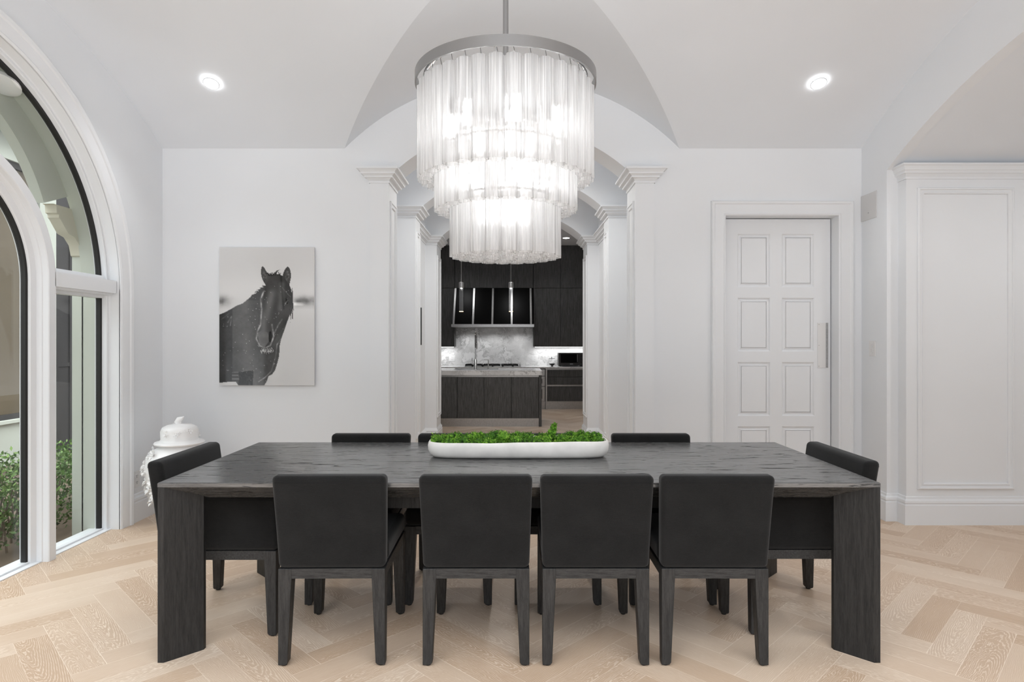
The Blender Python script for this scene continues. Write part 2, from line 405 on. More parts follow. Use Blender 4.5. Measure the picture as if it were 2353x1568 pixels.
struct(frame_xz(3.80, 4.9, .262, 2.49, PY).build('trim_3', 'trim', smooth=25))

# piers, capitals and arches of the three archways in a row
CAP = [(0, 0), (.009, 0), (.009, .013), (.004, .013), (.016, .030), (.028, .038), (.037, .038), (.037, .050), (.044, .056), (.058, .064), (.061, .064), (.061, .072), (.068, .084), (.082, .095), (.089, .096), (.089, .112)]
BASEP = [(.022, 0), (.022, .15), (.016, .156), (.016, .162), (.02, .17), (.012, .19), (.004, .20), (0, .21)]
def pier(x0, x1, y0, y1, nm):
    b = MB(); b.box(x0, x1, y0, y1, 0, 2.70)
    b.rect_loft(x0, x1, y0, y1, [(a, 2.632+h) for a, h in CAP])
    b.rect_loft(x0, x1, y0, y1, BASEP)
    inner = x1 if x0 < 0 else x0; sg = 1 if x0 < 0 else -1
    # raised frame on the reveal of the pier
    ya, yb = y0+.055, y1-.055
    b.sweep([(ya, .34), (yb, .34), (yb, 2.50), (ya, 2.50)], [(o_, inner-sg*w_*.8) for o_, w_ in FRAME], YZ, True)
    return struct(b.build(nm, 'trim', smooth=25))
k = 4
for (y0, y1, xo) in ((5.05, 5.41, 1.145), (6.46, 6.78, 1.30), (8.28, 8.75, 1.145)):
    for sg in (-1, 1):
        a, b_ = sorted((sg*.995, sg*xo)); pier(a, b_, y0, y1, 'trim_%d' % k); k += 1
HZ = 3.3
def arch_wall(y0, y1, xo, nm):
    global mb
    mb = MB()
    def sg_(a, b, lo, n=1): mb.strips([(x, lo(x) if callable(lo) else lo, HZ+.05) for x in lin(a, b, n)], XZ, y0, y1)
    sg_(-2.75, -xo, 0); sg_(-xo, -ARX, ARZ); sg_(-ARX, ARX, arch, 48); sg_(ARX, xo, ARZ); sg_(xo, 2.75, 0)
    struct(mb.build(nm, 'wall', smooth=20))
arch_wall(6.48, 6.76, 1.29, 'wall_hall'); arch_wall(8.30, 8.73, 1.14, 'wall_kitchen_arch')
for sg, nm in ((-1, 'left'), (1, 'right')):
    mb = MB(); a, b_ = sorted((sg*1.38, sg*1.50)); mb.box(a, b_, YB+TB, 6.48, 0, HZ+.05); a, b_ = sorted((sg*1.145, sg*1.30)); mb.box(a, b_, 6.76, 8.30, 0, HZ+.05)
    struct(mb.build('wall_hall_'+nm, 'wall'))
    mb = MB(); a, b_ = sorted((sg*1.145, sg*1.29)); mb.rect_loft(a, b_, 6.8, 8.27, [(x, 2.632+h) for x, h in CAP]); mb.rect_loft(a, b_, 6.8, 8.27, BASEP)
    struct(mb.build('trim_%d' % k, 'trim', smooth=25)); k += 1
mb = MB(); mb.box(-2.75, 2.75, YB+TB, 6.48, HZ, HZ+.08); mb.box(-2.75, 2.75, 6.76, 8.30, HZ, HZ+.08)
struct(mb.build('ceiling_hall', 'ceil'))
KB, KZ = 13.06, 3.3
mb = MB(); mb.box(-2.75, 2.75, 8.73, KB+.1, KZ, KZ+.08); struct(mb.build('ceiling_kitchen', 'ceil'))
mb = MB(); mb.box(-2.75, 2.75, KB, KB+.12, 0, KZ+.05); struct(mb.build('wall_kitchen_back', 'wall'))
for sg, nm in ((-1, 'left'), (1, 'right')):
    a, b_ = sorted((sg*2.65, sg*2.78)); mb = MB(); mb.box(a, b_, 8.73, KB, 0, KZ+.05); struct(mb.build('wall_kitchen_'+nm, 'wall'))

# baseboards
BB = [(0, 0), (.020, 0), (.020, .145), (.014, .15), (.014, .158), (.020, .164), (.018, .18), (.008, .19), (.006, .205), (0, .21)]
def base(nm, pts):
    b = MB(); lo = []
    n = len(pts)
    for i in range(n):
        p = Vector(pts[i]); d0 = (p-Vector(pts[i-1])).normalized() if i else None; d1 = (Vector(pts[i+1])-p).normalized() if i < n-1 else None
        d0 = d0 or d1; d1 = d1 or d0
        n0, n1 = Vector((d0.y, -d0.x)), Vector((d1.y, -d1.x)); m = (n0+n1).normalized(); kk = 1/max(.2, m.dot(n0))
        lo.append([(p.x+m.x*o_*kk, p.y+m.y*o_*kk, z) for o_, z in BB])
    b.loft(lo); return struct(b.build(nm, 'trim', smooth=25))
base('baseboard_left', [(-WX, WC+1.485), (-WX, YB), (-1.17, YB)])
base('baseboard_back', [(1.17, YB), (DX0-.12, YB)])
base('baseboard_right', [(2.77, YB), (WX, YB), (WX, OC+OH), (PX, OC+OH), (PX, PY), (5.2, PY)])
base('baseboard_front', [(-WX, YF), (-WX, WC-1.485)])

# ------------------------------------------------------------------ herringbone floor
W, NN = .127, 5
def clip(poly, ax, lim, keep_gt):
    out = []
    for i, p in enumerate(poly):
        q = poly[(i+1) % len(poly)]; a, b = (p[ax]-lim), (q[ax]-lim)
        if not keep_gt: a, b = -a, -b
        if a >= 0: out.append(p)
        if (a >= 0) != (b >= 0):
            t = a/(a-b); out.append(tuple(p[j]+(q[j]-p[j])*t for j in range(4)))
    return out
fv, ff, fuv, frn = [], [], [], []
s2 = math.sqrt(.5); X0, Y0 = 1.89-.898*2, 2.634
FX0, FX1, FY0, FY1 = -2.93, 5.2, -1.6, KB+.05
rg = range(-95, 96)
for gx in rg:
    for gy in rg:
        r = (gx-gy) % (2*NN)
        if r == 0: c = [(gx, gy), (gx+NN, gy), (gx+NN, gy+1), (gx, gy+1)]; uvs = [(0, 0), (NN, 0), (NN, 1), (0, 1)]
        elif r == 2*NN-1: c = [(gx, gy), (gx+1, gy), (gx+1, gy+NN), (gx, gy+NN)]; uvs = [(0, 0), (0, 1), (NN, 1), (NN, 0)]
        else: continue
        poly = [(X0+(x-y)*W*s2, Y0+(x+y)*W*s2, u*W, v*W) for (x, y), (u, v) in zip(c, uvs)]
        if max(p[0] for p in poly) < FX0 or min(p[0] for p in poly) > FX1 or max(p[1] for p in poly) < FY0 or min(p[1] for p in poly) > FY1: continue
        if min(p[1] for p in poly) > 5.2 and (min(p[0] for p in poly) > 2.75 or max(p[0] for p in poly) < -2.75): continue
        for ax, lim, gt in ((0, FX0, True), (0, FX1, False), (1, FY0, True), (1, FY1, False)):
            if poly: poly = clip(poly, ax, lim, gt)
        if len(poly) < 3: continue
        b = len(fv); fv += [(p[0], p[1], 0) for p in poly]; ff.append(tuple(range(b, b+len(poly))))
        fuv += [(p[2], p[3]) for p in poly]; rr = (random.random(), random.random(), random.random(), 1); frn += [rr]*len(poly)
nb = len(fv)
fv += [(x, y, z) for z in (-.08, -.004) for x, y in ((FX0, FY0), (FX1, FY0), (FX1, FY1), (FX0, FY1))]
for q in ((3, 2, 1, 0), (4, 5, 6, 7), (0, 1, 5, 4), (1, 2, 6, 5), (2, 3, 7, 6), (3, 0, 4, 7)):
    ff.append(tuple(nb+i for i in q)); fuv += [(.1, .05)]*4; frn += [(.5, .5, .5, 1)]*4
me = bpy.data.meshes.new('floor'); me.from_pydata(fv, [], ff)
ul = me.uv_layers.new(name='plank'); ul.data.foreach_set('uv', [c for u in fuv for c in u])
ca = me.color_attributes.new('rnd', 'FLOAT_COLOR', 'CORNER'); ca.data.foreach_set('color', [c for u in frn for c in u])
me.materials.append(M['floor']); o = bpy.data.objects.new('floor', me); COL.objects.link(o); struct(o)

# ------------------------------------------------------------------ arched window in the left wall
def archpath(R, n=56, z0=0.0):
    return [(WC+R, z0)]+[(WC+R*math.cos(a), WZ+R*math.sin(a)) for a in lin(0, PI, n)]+[(WC-R, z0)]
win = bpy.data.objects.new('window_1', None); COL.objects.link(win); win.location = (-WX, WC, 0); struct(win)
def wpart(nm, mat, fn, parent=win, smooth=25):
    b = MB(); fn(b); o = b.build(nm, mat, smooth=smooth)
    o.parent = parent; o.location = -Vector((-WX, WC, 0)) if parent is win else (0, 0, 0); return o
def ring(R, prof, z0=0.0): return lambda b: b.sweep(archpath(R, 56, z0), [(-o_, w_) for o_, w_ in prof], YZ)
# profile: (radial offset outward, X)
wpart('casing', 'trim', ring(WR, [(0, -WX), (0, -WX+.012), (.012, -WX+.020), (.022, -WX+.014), (.03, -WX+.018), (.09, -WX+.022), (.098, -WX+.03), (.12, -WX+.034), (.135, -WX+.026), (.138, -WX)]))
wpart('jamb', 'trim', ring(WR, [(0, -WX+.005), (.01, -WX+.005), (.01, -2.99), (-.022, -2.99), (-.022, -2.91), (-.018, -2.905), (-.004, -2.905), (-.004, -2.90), (0, -2.895)]))
wpart('gasket', 'gasket', ring(1.323, [(0, -2.975), (0, -2.94), (-.014, -2.945), (-.014, -2.975)]))
wpart('mullion_arch', 'trim', ring(.685, [(0, -2.845), (.055, -2.845), (.055, -2.99), (-.05, -2.99), (-.05, -2.93), (-.046, -2.925), (-.014, -2.915), (-.012, -2.885), (-.006, -2.88), (-.004, -2.85)]))
wpart('gasket', 'gasket', ring(.635, [(0, -2.975), (0, -2.94), (-.012, -2.945), (-.012, -2.975)]))
for sg in (-1, 1):
    a, b_ = sorted((WC+sg*.735, WC+sg*1.335))
    wpart('transom', 'trim', lambda b: (b.box(-2.99, -2.925, a, b_, 1.665, 1.825), b.box(-2.93, -2.845, a, b_, 1.70, 1.79), b.box(-2.93, -2.87, a, b_, 1.685, 1.70)))
wpart('sill', 'trim', lambda b: (b.box(-3.05, -2.885, WC-WR-.01, WC+WR+.01, -.05, .006), b.box(-2.99, -2.93, WC-WR, WC+WR, 0, .016)))
def half(R0, R1, s0, s1):
    def fn(b):
        x0, x1 = -2.956, -2.962
        def slab(pts):
            b.loft([[(x0, y, z) for y, z in pts], [(x1, y, z) for y, z in pts]])
        th = [a for a in lin(s0, s1, 30)]
        slab([(WC+R1*math.cos(t), WZ+R1*math.sin(t)) for t in th]+[(WC+R0*math.cos(t), WZ+R0*math.sin(t)) for t in reversed(th)])
    return fn
g1 = wpart('pane', 'glass', lambda b: b.loft([[(x, WC-.636, 0), (x, WC+.636, 0)]+[(x, WC+.636*math.cos(t), WZ+.636*math.sin(t)) for t in lin(0, PI, 40)][0:] for x in (-2.956, -2.962)]), smooth=None)
wpart('pane', 'glass', half(.70, 1.325, 0.02, PI-.02), smooth=None)
for sg in (-1, 1):
    a, b_ = sorted((WC+sg*.71, WC+sg*1.325)); wpart('pane', 'glass', lambda b: b.box(-2.962, -2.956, a, b_, 0, 1.70), smooth=None)

# ------------------------------------------------------------------ outside the window
mb = MB(); mb.box(-16, -4.15, -6, 20, -.80, -.62); mb.box(-4.15, -2.97, -6, 20, -.80, -.06); struct(mb.build('ground', 'soil'))
mb = MB()
def ring2(b, R, prof, zc, z0, n=48):
    a0 = math.asin((z0-zc)/R)
    pts = [(WC+R*math.cos(a), zc+R*math.sin(a)) for a in lin(a0, PI-a0, n)]
    b.sweep(pts, [(-o_, w_) for o_, w_ in prof], YZ)
b = MB(); b.sweep(archpath(1.345, 56, -.06), [(-o_, w_) for o_, w_ in [(0, -3.0), (.35, -3.0), (.35, -3.10), (0, -3.10)]], YZ)
struct(b.build('trim_outside_reveal', 'stucco', smooth=25))
b = MB(); ring2(b, 1.035, [(0, -3.09), (.6, -3.09), (.6, -3.16), (0, -3.16)], 1.9, 2.27)
struct(b.build('trim_outside_arch', 'stucco', smooth=25))
b = MB()
for sg in (-1, 1):
    ye = WC+sg*1.36
    prof = [(0, 1.955), (.03, 1.97), (.05, 2.04), (.10, 2.09), (.16, 2.105), (.20, 2.15), (.235, 2.19), (.25, 2.20), (.25, 2.222), (.27, 2.228), (.275, 2.28), (.30, 2.285), (0, 2.285)]
    b.loft([[(x, ye-sg*d*1.02, z) for d, z in prof] for x in (-3.09, -3.17)])
struct(b.build('trim_outside_corbel', 'stone', smooth=None, bevel=.004))
b = MB()
for sg in (-1, 1): c_ = sorted((WC+sg*1.345, WC+sg*1.75)); b.box(-3.17, -3.09, c_[0], c_[1], -.06, 2.3)
struct(b.build('trim_outside_pier', 'stucco'))
t = thing('porch_lamp', 'small white dome lamp tucked under the stucco arch outside the window', 'lamp', (-3.045, 3.75, 2.90))
b = MB(); b.lathe([(.02, -.03), (.07, -.028), (.095, -.01), (.09, .012), (.05, .03)], 24); o = b.build('shade', 'ceramic', t, smooth=40); o.rotation_euler = (math.radians(-24), 0, 0)
b = MB(); b.lathe([(.04, .02), (.04, .07)], 16); b.build('base', 'ceramic', t, smooth=40)
EX = -8.0
b = MB(); yA, yB, yC, yD = 3.0, 10.62, 11.0, 11.44
b.box(EX-.25, EX, -2, yA, -.7, 4.7); b.box(EX-.25, EX, yA, yB+.2, -.7, .08); b.box(EX-.25, EX, yA, yB+.2, 4.25, 4.7)
b.box(EX-.25, EX, yB, yC, -.7, 4.3); b.box(EX-.25, EX, yD, 16, -.7, 4.7); b.box(EX-.25, EX, yC-.05, yD+.05, 4.1, 4.7)
b.box(EX-.02, EX+.06, yA-.1, yB+.1, .05, .10)
struct(b.build('wall_courtyard', 'stucco'))
wn = bpy.data.objects.new('window_2', None); COL.objects.link(wn); wn.location = (EX, 7, 0); struct(wn)
off = (-EX, -7, 0)
b = MB(); b.box(EX-.14, EX-.12, yA, yB, .10, 4.25); b.build('shade', 'shade', wn, loc=off)
b = MB(); b.box(EX-.12, EX-.04, yA, yB, .10, .18); b.box(EX-.12, EX-.04, yA, yA+.1, .18, 4.15); b.box(EX-.12, EX-.04, yB-.1, yB, .18, 4.15); b.box(EX-.12, EX-.04, yA, yB, 4.15, 4.25)
b.box(EX-.12, EX-.05, 6.9, 7.0, .18, 4.15)
b.build('frame', 'screen', wn, loc=off)
b = MB(); b.box(EX-.08, EX-.075, yA, yB, .15, 4.2); b.build('pane', 'glass', wn, loc=off)
b = MB(); b.box(EX-.1, EX-.03, yC, yD, -.65, 4.12); b.box(EX-.03, EX-.015, yC+.02, yC+.08, -.62, 4.1); b.box(EX-.03, EX-.015, yD-.08, yD-.02, -.62, 4.1); b.box(EX-.03, EX-.018, yC+.02, yD-.02, .9, .97)
struct(b.build('door_2', 'screen'))
b = MB(); b.box(EX-.5, EX+.25, -2, 16, 4.7, 4.78); b.box(EX+.20, EX+.27, -2, 16, 4.6, 4.86); struct(b.build('trim_outside_eave', 'screen'))
# hedge
h = thing('hedge', 'clipped green shrub hedge growing on brown mulch outside the window', 'hedge', (-3.64, 4.6, -.06))
b = MB(); tone = []
rnd = random.Random(3)
for i in range(17000):
    while True:
        x, y, z = rnd.uniform(-1, 1), rnd.uniform(-1, 1), rnd.uniform(0, 1)
        if abs(x)**3+z**6 < 1.02: break
    hgt = .50+.06*math.sin(y*9)+.05*math.sin(y*23+1)
    dens = max(abs(x), z)
    if dens < .55 and rnd.random() < .75: continue
    p = Vector((x*.36, y*1.75, .05+z*(hgt-.02)))
    if p.x > .32 and z > .8: continue
    L_, w_ = rnd.uniform(.026, .052), rnd.uniform(.006, .011)
    d = Vector((rnd.gauss(x*.5, .6), rnd.gauss(0, .6), rnd.gauss(.55, .5))).normalized(); sd = d.cross(Vector((rnd.gauss(0, 1), rnd.gauss(0, 1), rnd.gauss(0, 1)))).normalized()
    b.add([p, p+d*L_*.5+sd*w_, p+d*L_, p+d*L_*.5-sd*w_], [(0, 1, 2, 3)])
    tv = min(1, max(0, .18+.5*rnd.random()+.35*(z-.45))); tone += [tv]*4
lf = b.build('foliage', 'hedge', h); lf['kind'] = 'stuff'
at = lf.data.attributes.new('tone', 'FLOAT', 'POINT'); at.data.foreach_set('value', tone)
b = MB()
for i in range(70):
    x, y = rnd.uniform(-.28, .28), rnd.uniform(-1.7, 1.7)
    b.tube([(x, y, 0), (x+rnd.uniform(-.05, .05), y+rnd.uniform(-.06, .06), .22), (x+rnd.uniform(-.12, .12), y+rnd.uniform(-.12, .12), .44)], [.008, .006, .003], 5)
tw = b.build('stems', 'twig', h); tw['kind'] = 'stuff'

# ------------------------------------------------------------------ pocket door
dr = bpy.data.objects.new('door_1', None); COL.objects.link(dr); dr.location = (2.18, 5.2, 0); struct(dr)
DY = 5.18
def dp(nm, mat, b, smooth=None, bevel=0): return b.build(nm, mat, dr, smooth=smooth, bevel=bevel, loc=(-2.18, -5.2, 0))
b = MB(); xs = [(1.8616, 2.1368), (2.2285, 2.5019)]; zs = [(1.802, 2.2465), (1.3535-.084, 1.7177), (.7367, 1.1853), (.204, .6529)]
b.box(1.73, 2.631, DY+.012, DY+.045, .008, 2.366)
for x0, x1 in ((1.73, 1.8616), (2.1368, 2.2285), (2.5019, 2.631)): b.box(x0, x1, DY, DY+.013, .008, 2.366)
zr = [.008]+[z for p in reversed(zs) for z in p]+[2.366]
for x0, x1 in xs:
    for i in range(0, len(zr), 2): b.box(x0, x1, DY, DY+.013, zr[i], zr[i+1])
DP = [(0, 0), (.004, .001), (.010, .008), (.012, .0115), (.012, .012), (0, .012)]
for x0, x1 in xs:
    for z0, z1 in zs:
        b.sweep([(x0, z0), (x1, z0), (x1, z1), (x0, z1)], [(o_, DY+w_) for o_, w_ in DP], XZ, True)
        b.sweep([(x0+.02, z0+.02), (x1-.02, z0+.02), (x1-.02, z1-.02), (x0+.02, z1-.02)], [(0, DY+.013), (.014, DY+.004), (.016, DY+.004), (.016, DY+.013)], XZ, True)
        b.box(x0+.034, x1-.034, DY+.004, DY+.013, z0+.034, z1-.034)
dp('leaf', 'trim', b)
b = MB(); b.box(2.524, 2.612, DY-.004, DY, 1.136, 1.509); hd = dp('flush_pull', 'switch', b, bevel=.001)
b = MB(); b.box(2.592, 2.611, DY-.0055, DY-.004, 1.137, 1.508); p2 = b.build('finger_strip', 'steel', hd)
b = MB()
for z in (1.15, 1.3225, 1.495):
    for x in (2.535, 2.602): b.lathe([(.003, -.0075), (.003, -.003)], 8, (x, DY, z), ax='y')
b.build('screws', 'steel', hd)
CAS = [(0, 0), (0, -.016), (.010, -.022), (.018, -.016), (.03, -.018), (.085, -.022), (.094, -.030), (.108, -.032), (.114, -.026), (.116, 0)]
b = MB(); b.sweep([(DX1, 0), (DX1, DZ), (DX0, DZ), (DX0, 0)], [(-o_, YB+w_) for o_, w_ in CAS], XZ); dp('casing', 'trim', b, smooth=25)
b = MB()
b.box(DX1-.001, DX1+.02, YB-.012, YB+.19, 0, DZ); b.box(DX0-.02, DX0+.001, YB-.012, YB+.09, 0, DZ); b.box(DX0-.02, DX1+.02, YB-.012, YB+.19, DZ-.001, DZ+.02)
dp('jamb', 'trim', b)
# ------------------------------------------------------------------ dining table
TX0, TX1, TY0, TY1 = -1.495, 1.554, 2.642, 3.70
tcx, tcy = (TX0+TX1)/2, (TY0+TY1)/2
tb = thing('dining_table', 'long black oak dining table with chamfered underside and four angled legs', 'table', (tcx, tcy, 0))
hx, hy = (TX1-TX0)/2, (TY1-TY0)/2
b = MB()
b.loft([[(-hx+i, -hy+i, z), (hx-i, -hy+i, z), (hx-i, hy-i, z), (-hx+i, hy-i, z)] for i, z in ((.139, .664), (.004, .7385), (0, .741), (0, .757), (.003, .760))])
b.build('tabletop', 'table_top', tb)
b = MB(); b.box(-1.0, 1.0, -.33, .33, .60, .668); b.build('gap_filler', 'table_leg', tb)  # dark filler added under the top, closing a bright gap between the chairs
for sx in (-1, 1):
    for sy in (-1, 1):
        a, c = .026, .139
        sec = [(0, 0), (a, 0), (c-.006, c-a-.006), (c, c-a), (c, c-.006), (c-.006, c), (c-a, c), (c-a-.006, c-.006), (0, a)]
        b = MB(); b.loft([[(sx*(hx-.0005-x), sy*(hy-.0005-y), z) for x, y in sec] for z in (0, .7395)])
        b.build('leg', 'table_leg', tb)

# ------------------------------------------------------------------ chairs (front towards +y)
def cushion(b, x0, x1, y0, y1, z0, z1, r=.03, dome=0.0, n=10, lean=None, wide=0.0):
    """rounded upholstered block; lean(z) shifts y, wide widens it towards the top"""
    def se(t, k): return math.copysign(abs(math.sin(t))**k, math.sin(t))
    cx, cy, cz = (x0+x1)/2, (y0+y1)/2, (z0+z1)/2; ax, ay, az = (x1-x0)/2, (y1-y0)/2, (z1-z0)/2
    loops = []
    prof = [(r*(1-math.cos(t)), r*(1-math.sin(t))) for t in lin(0, PI/2, 5)]   # (z from the end, inset)
    zl = [(z0+p, q) for p, q in prof]+[(z0+r+(z1-z0-2*r)*i/6, 0) for i in range(1, 6)]+[(z1-p, q) for p, q in reversed(prof)]
    for z, q in zl:
        l = []; rc = r
        for (sx, sy, a0) in ((1, 1, 0), (-1, 1, PI/2), (-1, -1, PI), (1, -1, 1.5*PI)):
            for t in lin(a0, a0+PI/2, 5):
                f = (z-z0)/(z1-z0); w_ = wide*f
                rr = max(.001, rc-q) if rc > q else .001
                x = cx+sx*(ax+w_-q-rr)+rr*math.cos(t); y = cy+sy*(ay-q-rr)+rr*math.sin(t)
                l.append((x, y+(lean(z) if lean else 0), z))
        loops.append(l)
    for k in range(1, n//3):
        pass
    return b.loft(loops)
def leg_bm(x, y, sx, sy, zr):
    b = MB(); t, bt = .056, .040
    def sq(w, z, dy=0): 
        xo, yo = x, y+dy
        return [(xo, yo, z), (xo-sx*w, yo, z), (xo-sx*w, yo-sy*w, z), (xo, yo-sy*w, z)]
    b.loft([sq(bt-.008, .006), sq(bt, .016), sq(t, zr-.04), sq(t, zr)]); return b
def chair(name, label, arm=False, group=None):
    t = thing(name, label, 'chair', (0, 0, 0), 0, group)
    w, y0, y1 = (.2225, -.262, .265) if not arm else (.285, -.272, .27)
    zr = .394 if arm else .408
    for sx in (-1, 1):
        for sy in (-1, 1):
            l = leg_bm(sx*w, y1 if sy > 0 else y0, sx, sy, zr).build('leg', 'chair_wood', t, bevel=.003)
            b = MB(); b.lathe([(.011, 0), (.013, .003), (.013, .012)], 14, (sx*(w-.02), (y1 if sy > 0 else y0)-sy*.02, 0)); b.build('glide', 'black', l)
    b = MB(); e = .055
    b.box(-w+e, w-e, y0+.002, y0+.027, zr-.041, zr); b.box(-w+e, w-e, y1-.027, y1-.002, zr-.041, zr)
    for sx in (-1, 1):
        a, c = sorted((sx*(w-.002), sx*(w-.027))); b.box(a, c, y0+e, y1-e, zr-.041, zr)
    b.build('seat_rail', 'chair_rail', t)
    lean = lambda z: -.052*max(0, (z-.42)/.39)**1.15
    b = MB(); cushion(b, -w, w, y0-.002, y0+.070, zr+.001, .805, .022, lean=lean, wide=.012); bk = b.build('backrest', 'fabric', t, smooth=60)
    # stitched seams near the top of the back
    b = MB()
    for dz in (.779, .7755):
        yy = y0-.002+lean(dz)-.0002
        b.tube([(-w-.008+.012, yy, dz), (w+.008-.012, yy, dz)], .0011, 5)
    b.build('seam', 'fabric', bk)
    iw = w if not arm else w-.075
    b = MB(); cushion(b, -iw, iw, y0+.075, y1+.006, zr+.001, .500, .026); b.build('seat', 'fabric', t, smooth=60)
    if arm:
        for sx in (-1, 1):
            a, c = sorted((sx*(w+.004), sx*(w-.074)))
            b = MB(); cushion(b, a, c, y0+.062, y1+.006, zr+.001, .645, .022); b.build('armrest', 'fabric', t, smooth=60)
    return t
front = [(-.755, 2.873, .6, 'black upholstered dining chair nearest the window in the row with backs to the viewer'),
         (-.150, 2.873, 0, 'black dining chair with its back to the viewer, second from the window'),
         (.350, 2.873, 0, 'black dining chair with its back to the viewer, third from the window'),
         (.849, 2.873, -.5, 'black upholstered dining chair farthest from the window in the row with backs to the viewer')]
back = [(-.84, 3.472, 180, 'black dining chair across the table, only its back top showing, below the horse picture side'),
        (-.326, 3.472, 180, 'black dining chair across the table, half hidden by the left end of the moss bowl'),
        (.236, 3.472, 180, 'black dining chair across the table, hidden behind the right half of the moss bowl'),
        (.827, 3.472, 180, 'black dining chair across the table, its back top showing right of the moss bowl')]
proto = None
for i, (x, y, a, lb) in enumerate(front+back):
    o = proto = chair('dining_chair', lb) if proto is None else proto
    if i: o = copy_tree(proto)
    o.location = (x, y, 0); o.rotation_euler = (0, 0, math.radians(a)); o['label'] = lb; o['group'] = 'armless black chairs along the table sides'
ar = chair('dining_armchair', 'black upholstered armchair at the window end of the table', True)
ar.location = (-1.352, 3.158, 0); ar.rotation_euler = (0, 0, -PI/2); ar['group'] = 'black armchairs at the table ends'
o = copy_tree(ar); o.location = (1.372, 3.172, 0); o.rotation_euler = (0, 0, PI/2); o['label'] = 'black upholstered armchair at the table end by the panelled wall'

# ------------------------------------------------------------------ moss bowl
BX, BY, BZ = .033, 3.27, .7605
bowl = thing('trough_bowl', 'long white plaster trough bowl standing in the middle of the black table', 'bowl', (BX, BY, BZ))
def stad(a, bb, z, n=72, k=4.2, wav=0):
    l = []
    for i in range(n):
        t = 2*PI*i/n; c, s = math.cos(t), math.sin(t)
        x = a*math.copysign(abs(c)**(2/k), c); y = bb*math.copysign(abs(s)**(2/k), s)
        x = a*math.copysign(abs(c)**(2/9), c) if False else x
        l.append((x, y, z+wav*(math.sin(x*9)+.6*math.sin(x*23+1))+(wav*2.2*(x/.45) if wav else 0)))
    return l
b = MB()
b.loft([stad(a, w_, z, wav=wv) for a, w_, z, wv in ((.425, .085, 0, 0), (.440, .100, .004, 0), (.455, .113, .016, 0), (.466, .122, .04, .0003), (.468, .124, .062, .0008), (.464, .121, .080, .0016), (.460, .117, .085, .0018), (.455, .113, .085, .0018), (.450, .108, .076, .001), (.438, .098, .03, 0), (.42, .082, .012, 0))])
b.build('body', 'plaster', bowl, smooth=60)
rnd = random.Random(11); b = MB(); tone = []
clumps = []
x = -.425
while x < .43:
    for yy in (-.055, .0, .055):
        yl = yy*(1 if abs(x) < .36 else .7)
        clumps.append((x+rnd.uniform(-.012, .012), yl+rnd.uniform(-.012, .012), .070+rnd.uniform(-.006, .012)+(.010 if yy > 0 else 0), rnd.uniform(.022, .036), rnd.uniform(0, .5)))
    x += .038
clumps += [(.165, -.02, .095, .030, .25), (.175, -.02, .122, .024, .25), (.182, -.02, .146, .016, .25), (.187, -.02, .162, .009, .3), (.34, 0, .098, .028, .2), (.325, .0, .115, .018, .2), (-.12, .02, .098, .034, .05), (-.08, .0, .096, .032, .5), (-.23, 0, .096, .03, .45), (-.33, 0, .095, .028, .1)]
def ico(c, r, tn, seed):
    bm = bmesh.new(); bmesh.ops.create_icosphere(bm, subdivisions=3, radius=1)
    vs = []
    for v in bm.verts:
        n = v.co.normalized(); q = n*2.6+Vector((seed*1.7, seed*.9, seed*2.3))
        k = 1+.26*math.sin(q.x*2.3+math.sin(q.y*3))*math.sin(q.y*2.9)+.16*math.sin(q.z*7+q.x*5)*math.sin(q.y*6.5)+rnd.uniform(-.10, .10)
        vs.append((c[0]+n.x*r*k, c[1]+n.y*r*k, c[2]+n.z*r*k*.85)); tone.append(min(1, max(0, tn*.6+.1+(k-1)*1.25+rnd.uniform(0, .2))))  # hollows get a darker tone, crevice shade painted into the moss colour
    fs = [tuple(v.index for v in f.verts) for f in bm.faces]; b.add(vs, fs); bm.free()
for ci, (cx, cy, cz, r, tn) in enumerate(clumps):
    ico((cx, cy, cz), r*.86, tn, ci)
    for i in range(150):
        d = Vector((rnd.gauss(0, 1), rnd.gauss(0, 1), rnd.gauss(.3, 1))).normalized()
        p = Vector((cx, cy, cz))+d*r*rnd.uniform(.74, .98); q = p+(d+Vector((rnd.gauss(0, .9), rnd.gauss(0, .9), rnd.gauss(0, .9))))*.004
        sd = d.cross(Vector((rnd.gauss(0, 1), rnd.gauss(0, 1), rnd.gauss(0, 1)))).normalized()*rnd.uniform(.0018, .0034)
        mid = (p+q)*.5
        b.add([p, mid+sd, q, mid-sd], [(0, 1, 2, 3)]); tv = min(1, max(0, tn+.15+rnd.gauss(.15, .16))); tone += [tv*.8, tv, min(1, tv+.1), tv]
ms = b.build('moss', 'moss', loc=(BX, BY, BZ)); tag(ms, 'bright green preserved moss heaped in the white trough bowl', 'moss', kind='stuff')
at = ms.data.attributes.new('tone', 'FLOAT', 'POINT'); at.data.foreach_set('value', tone)

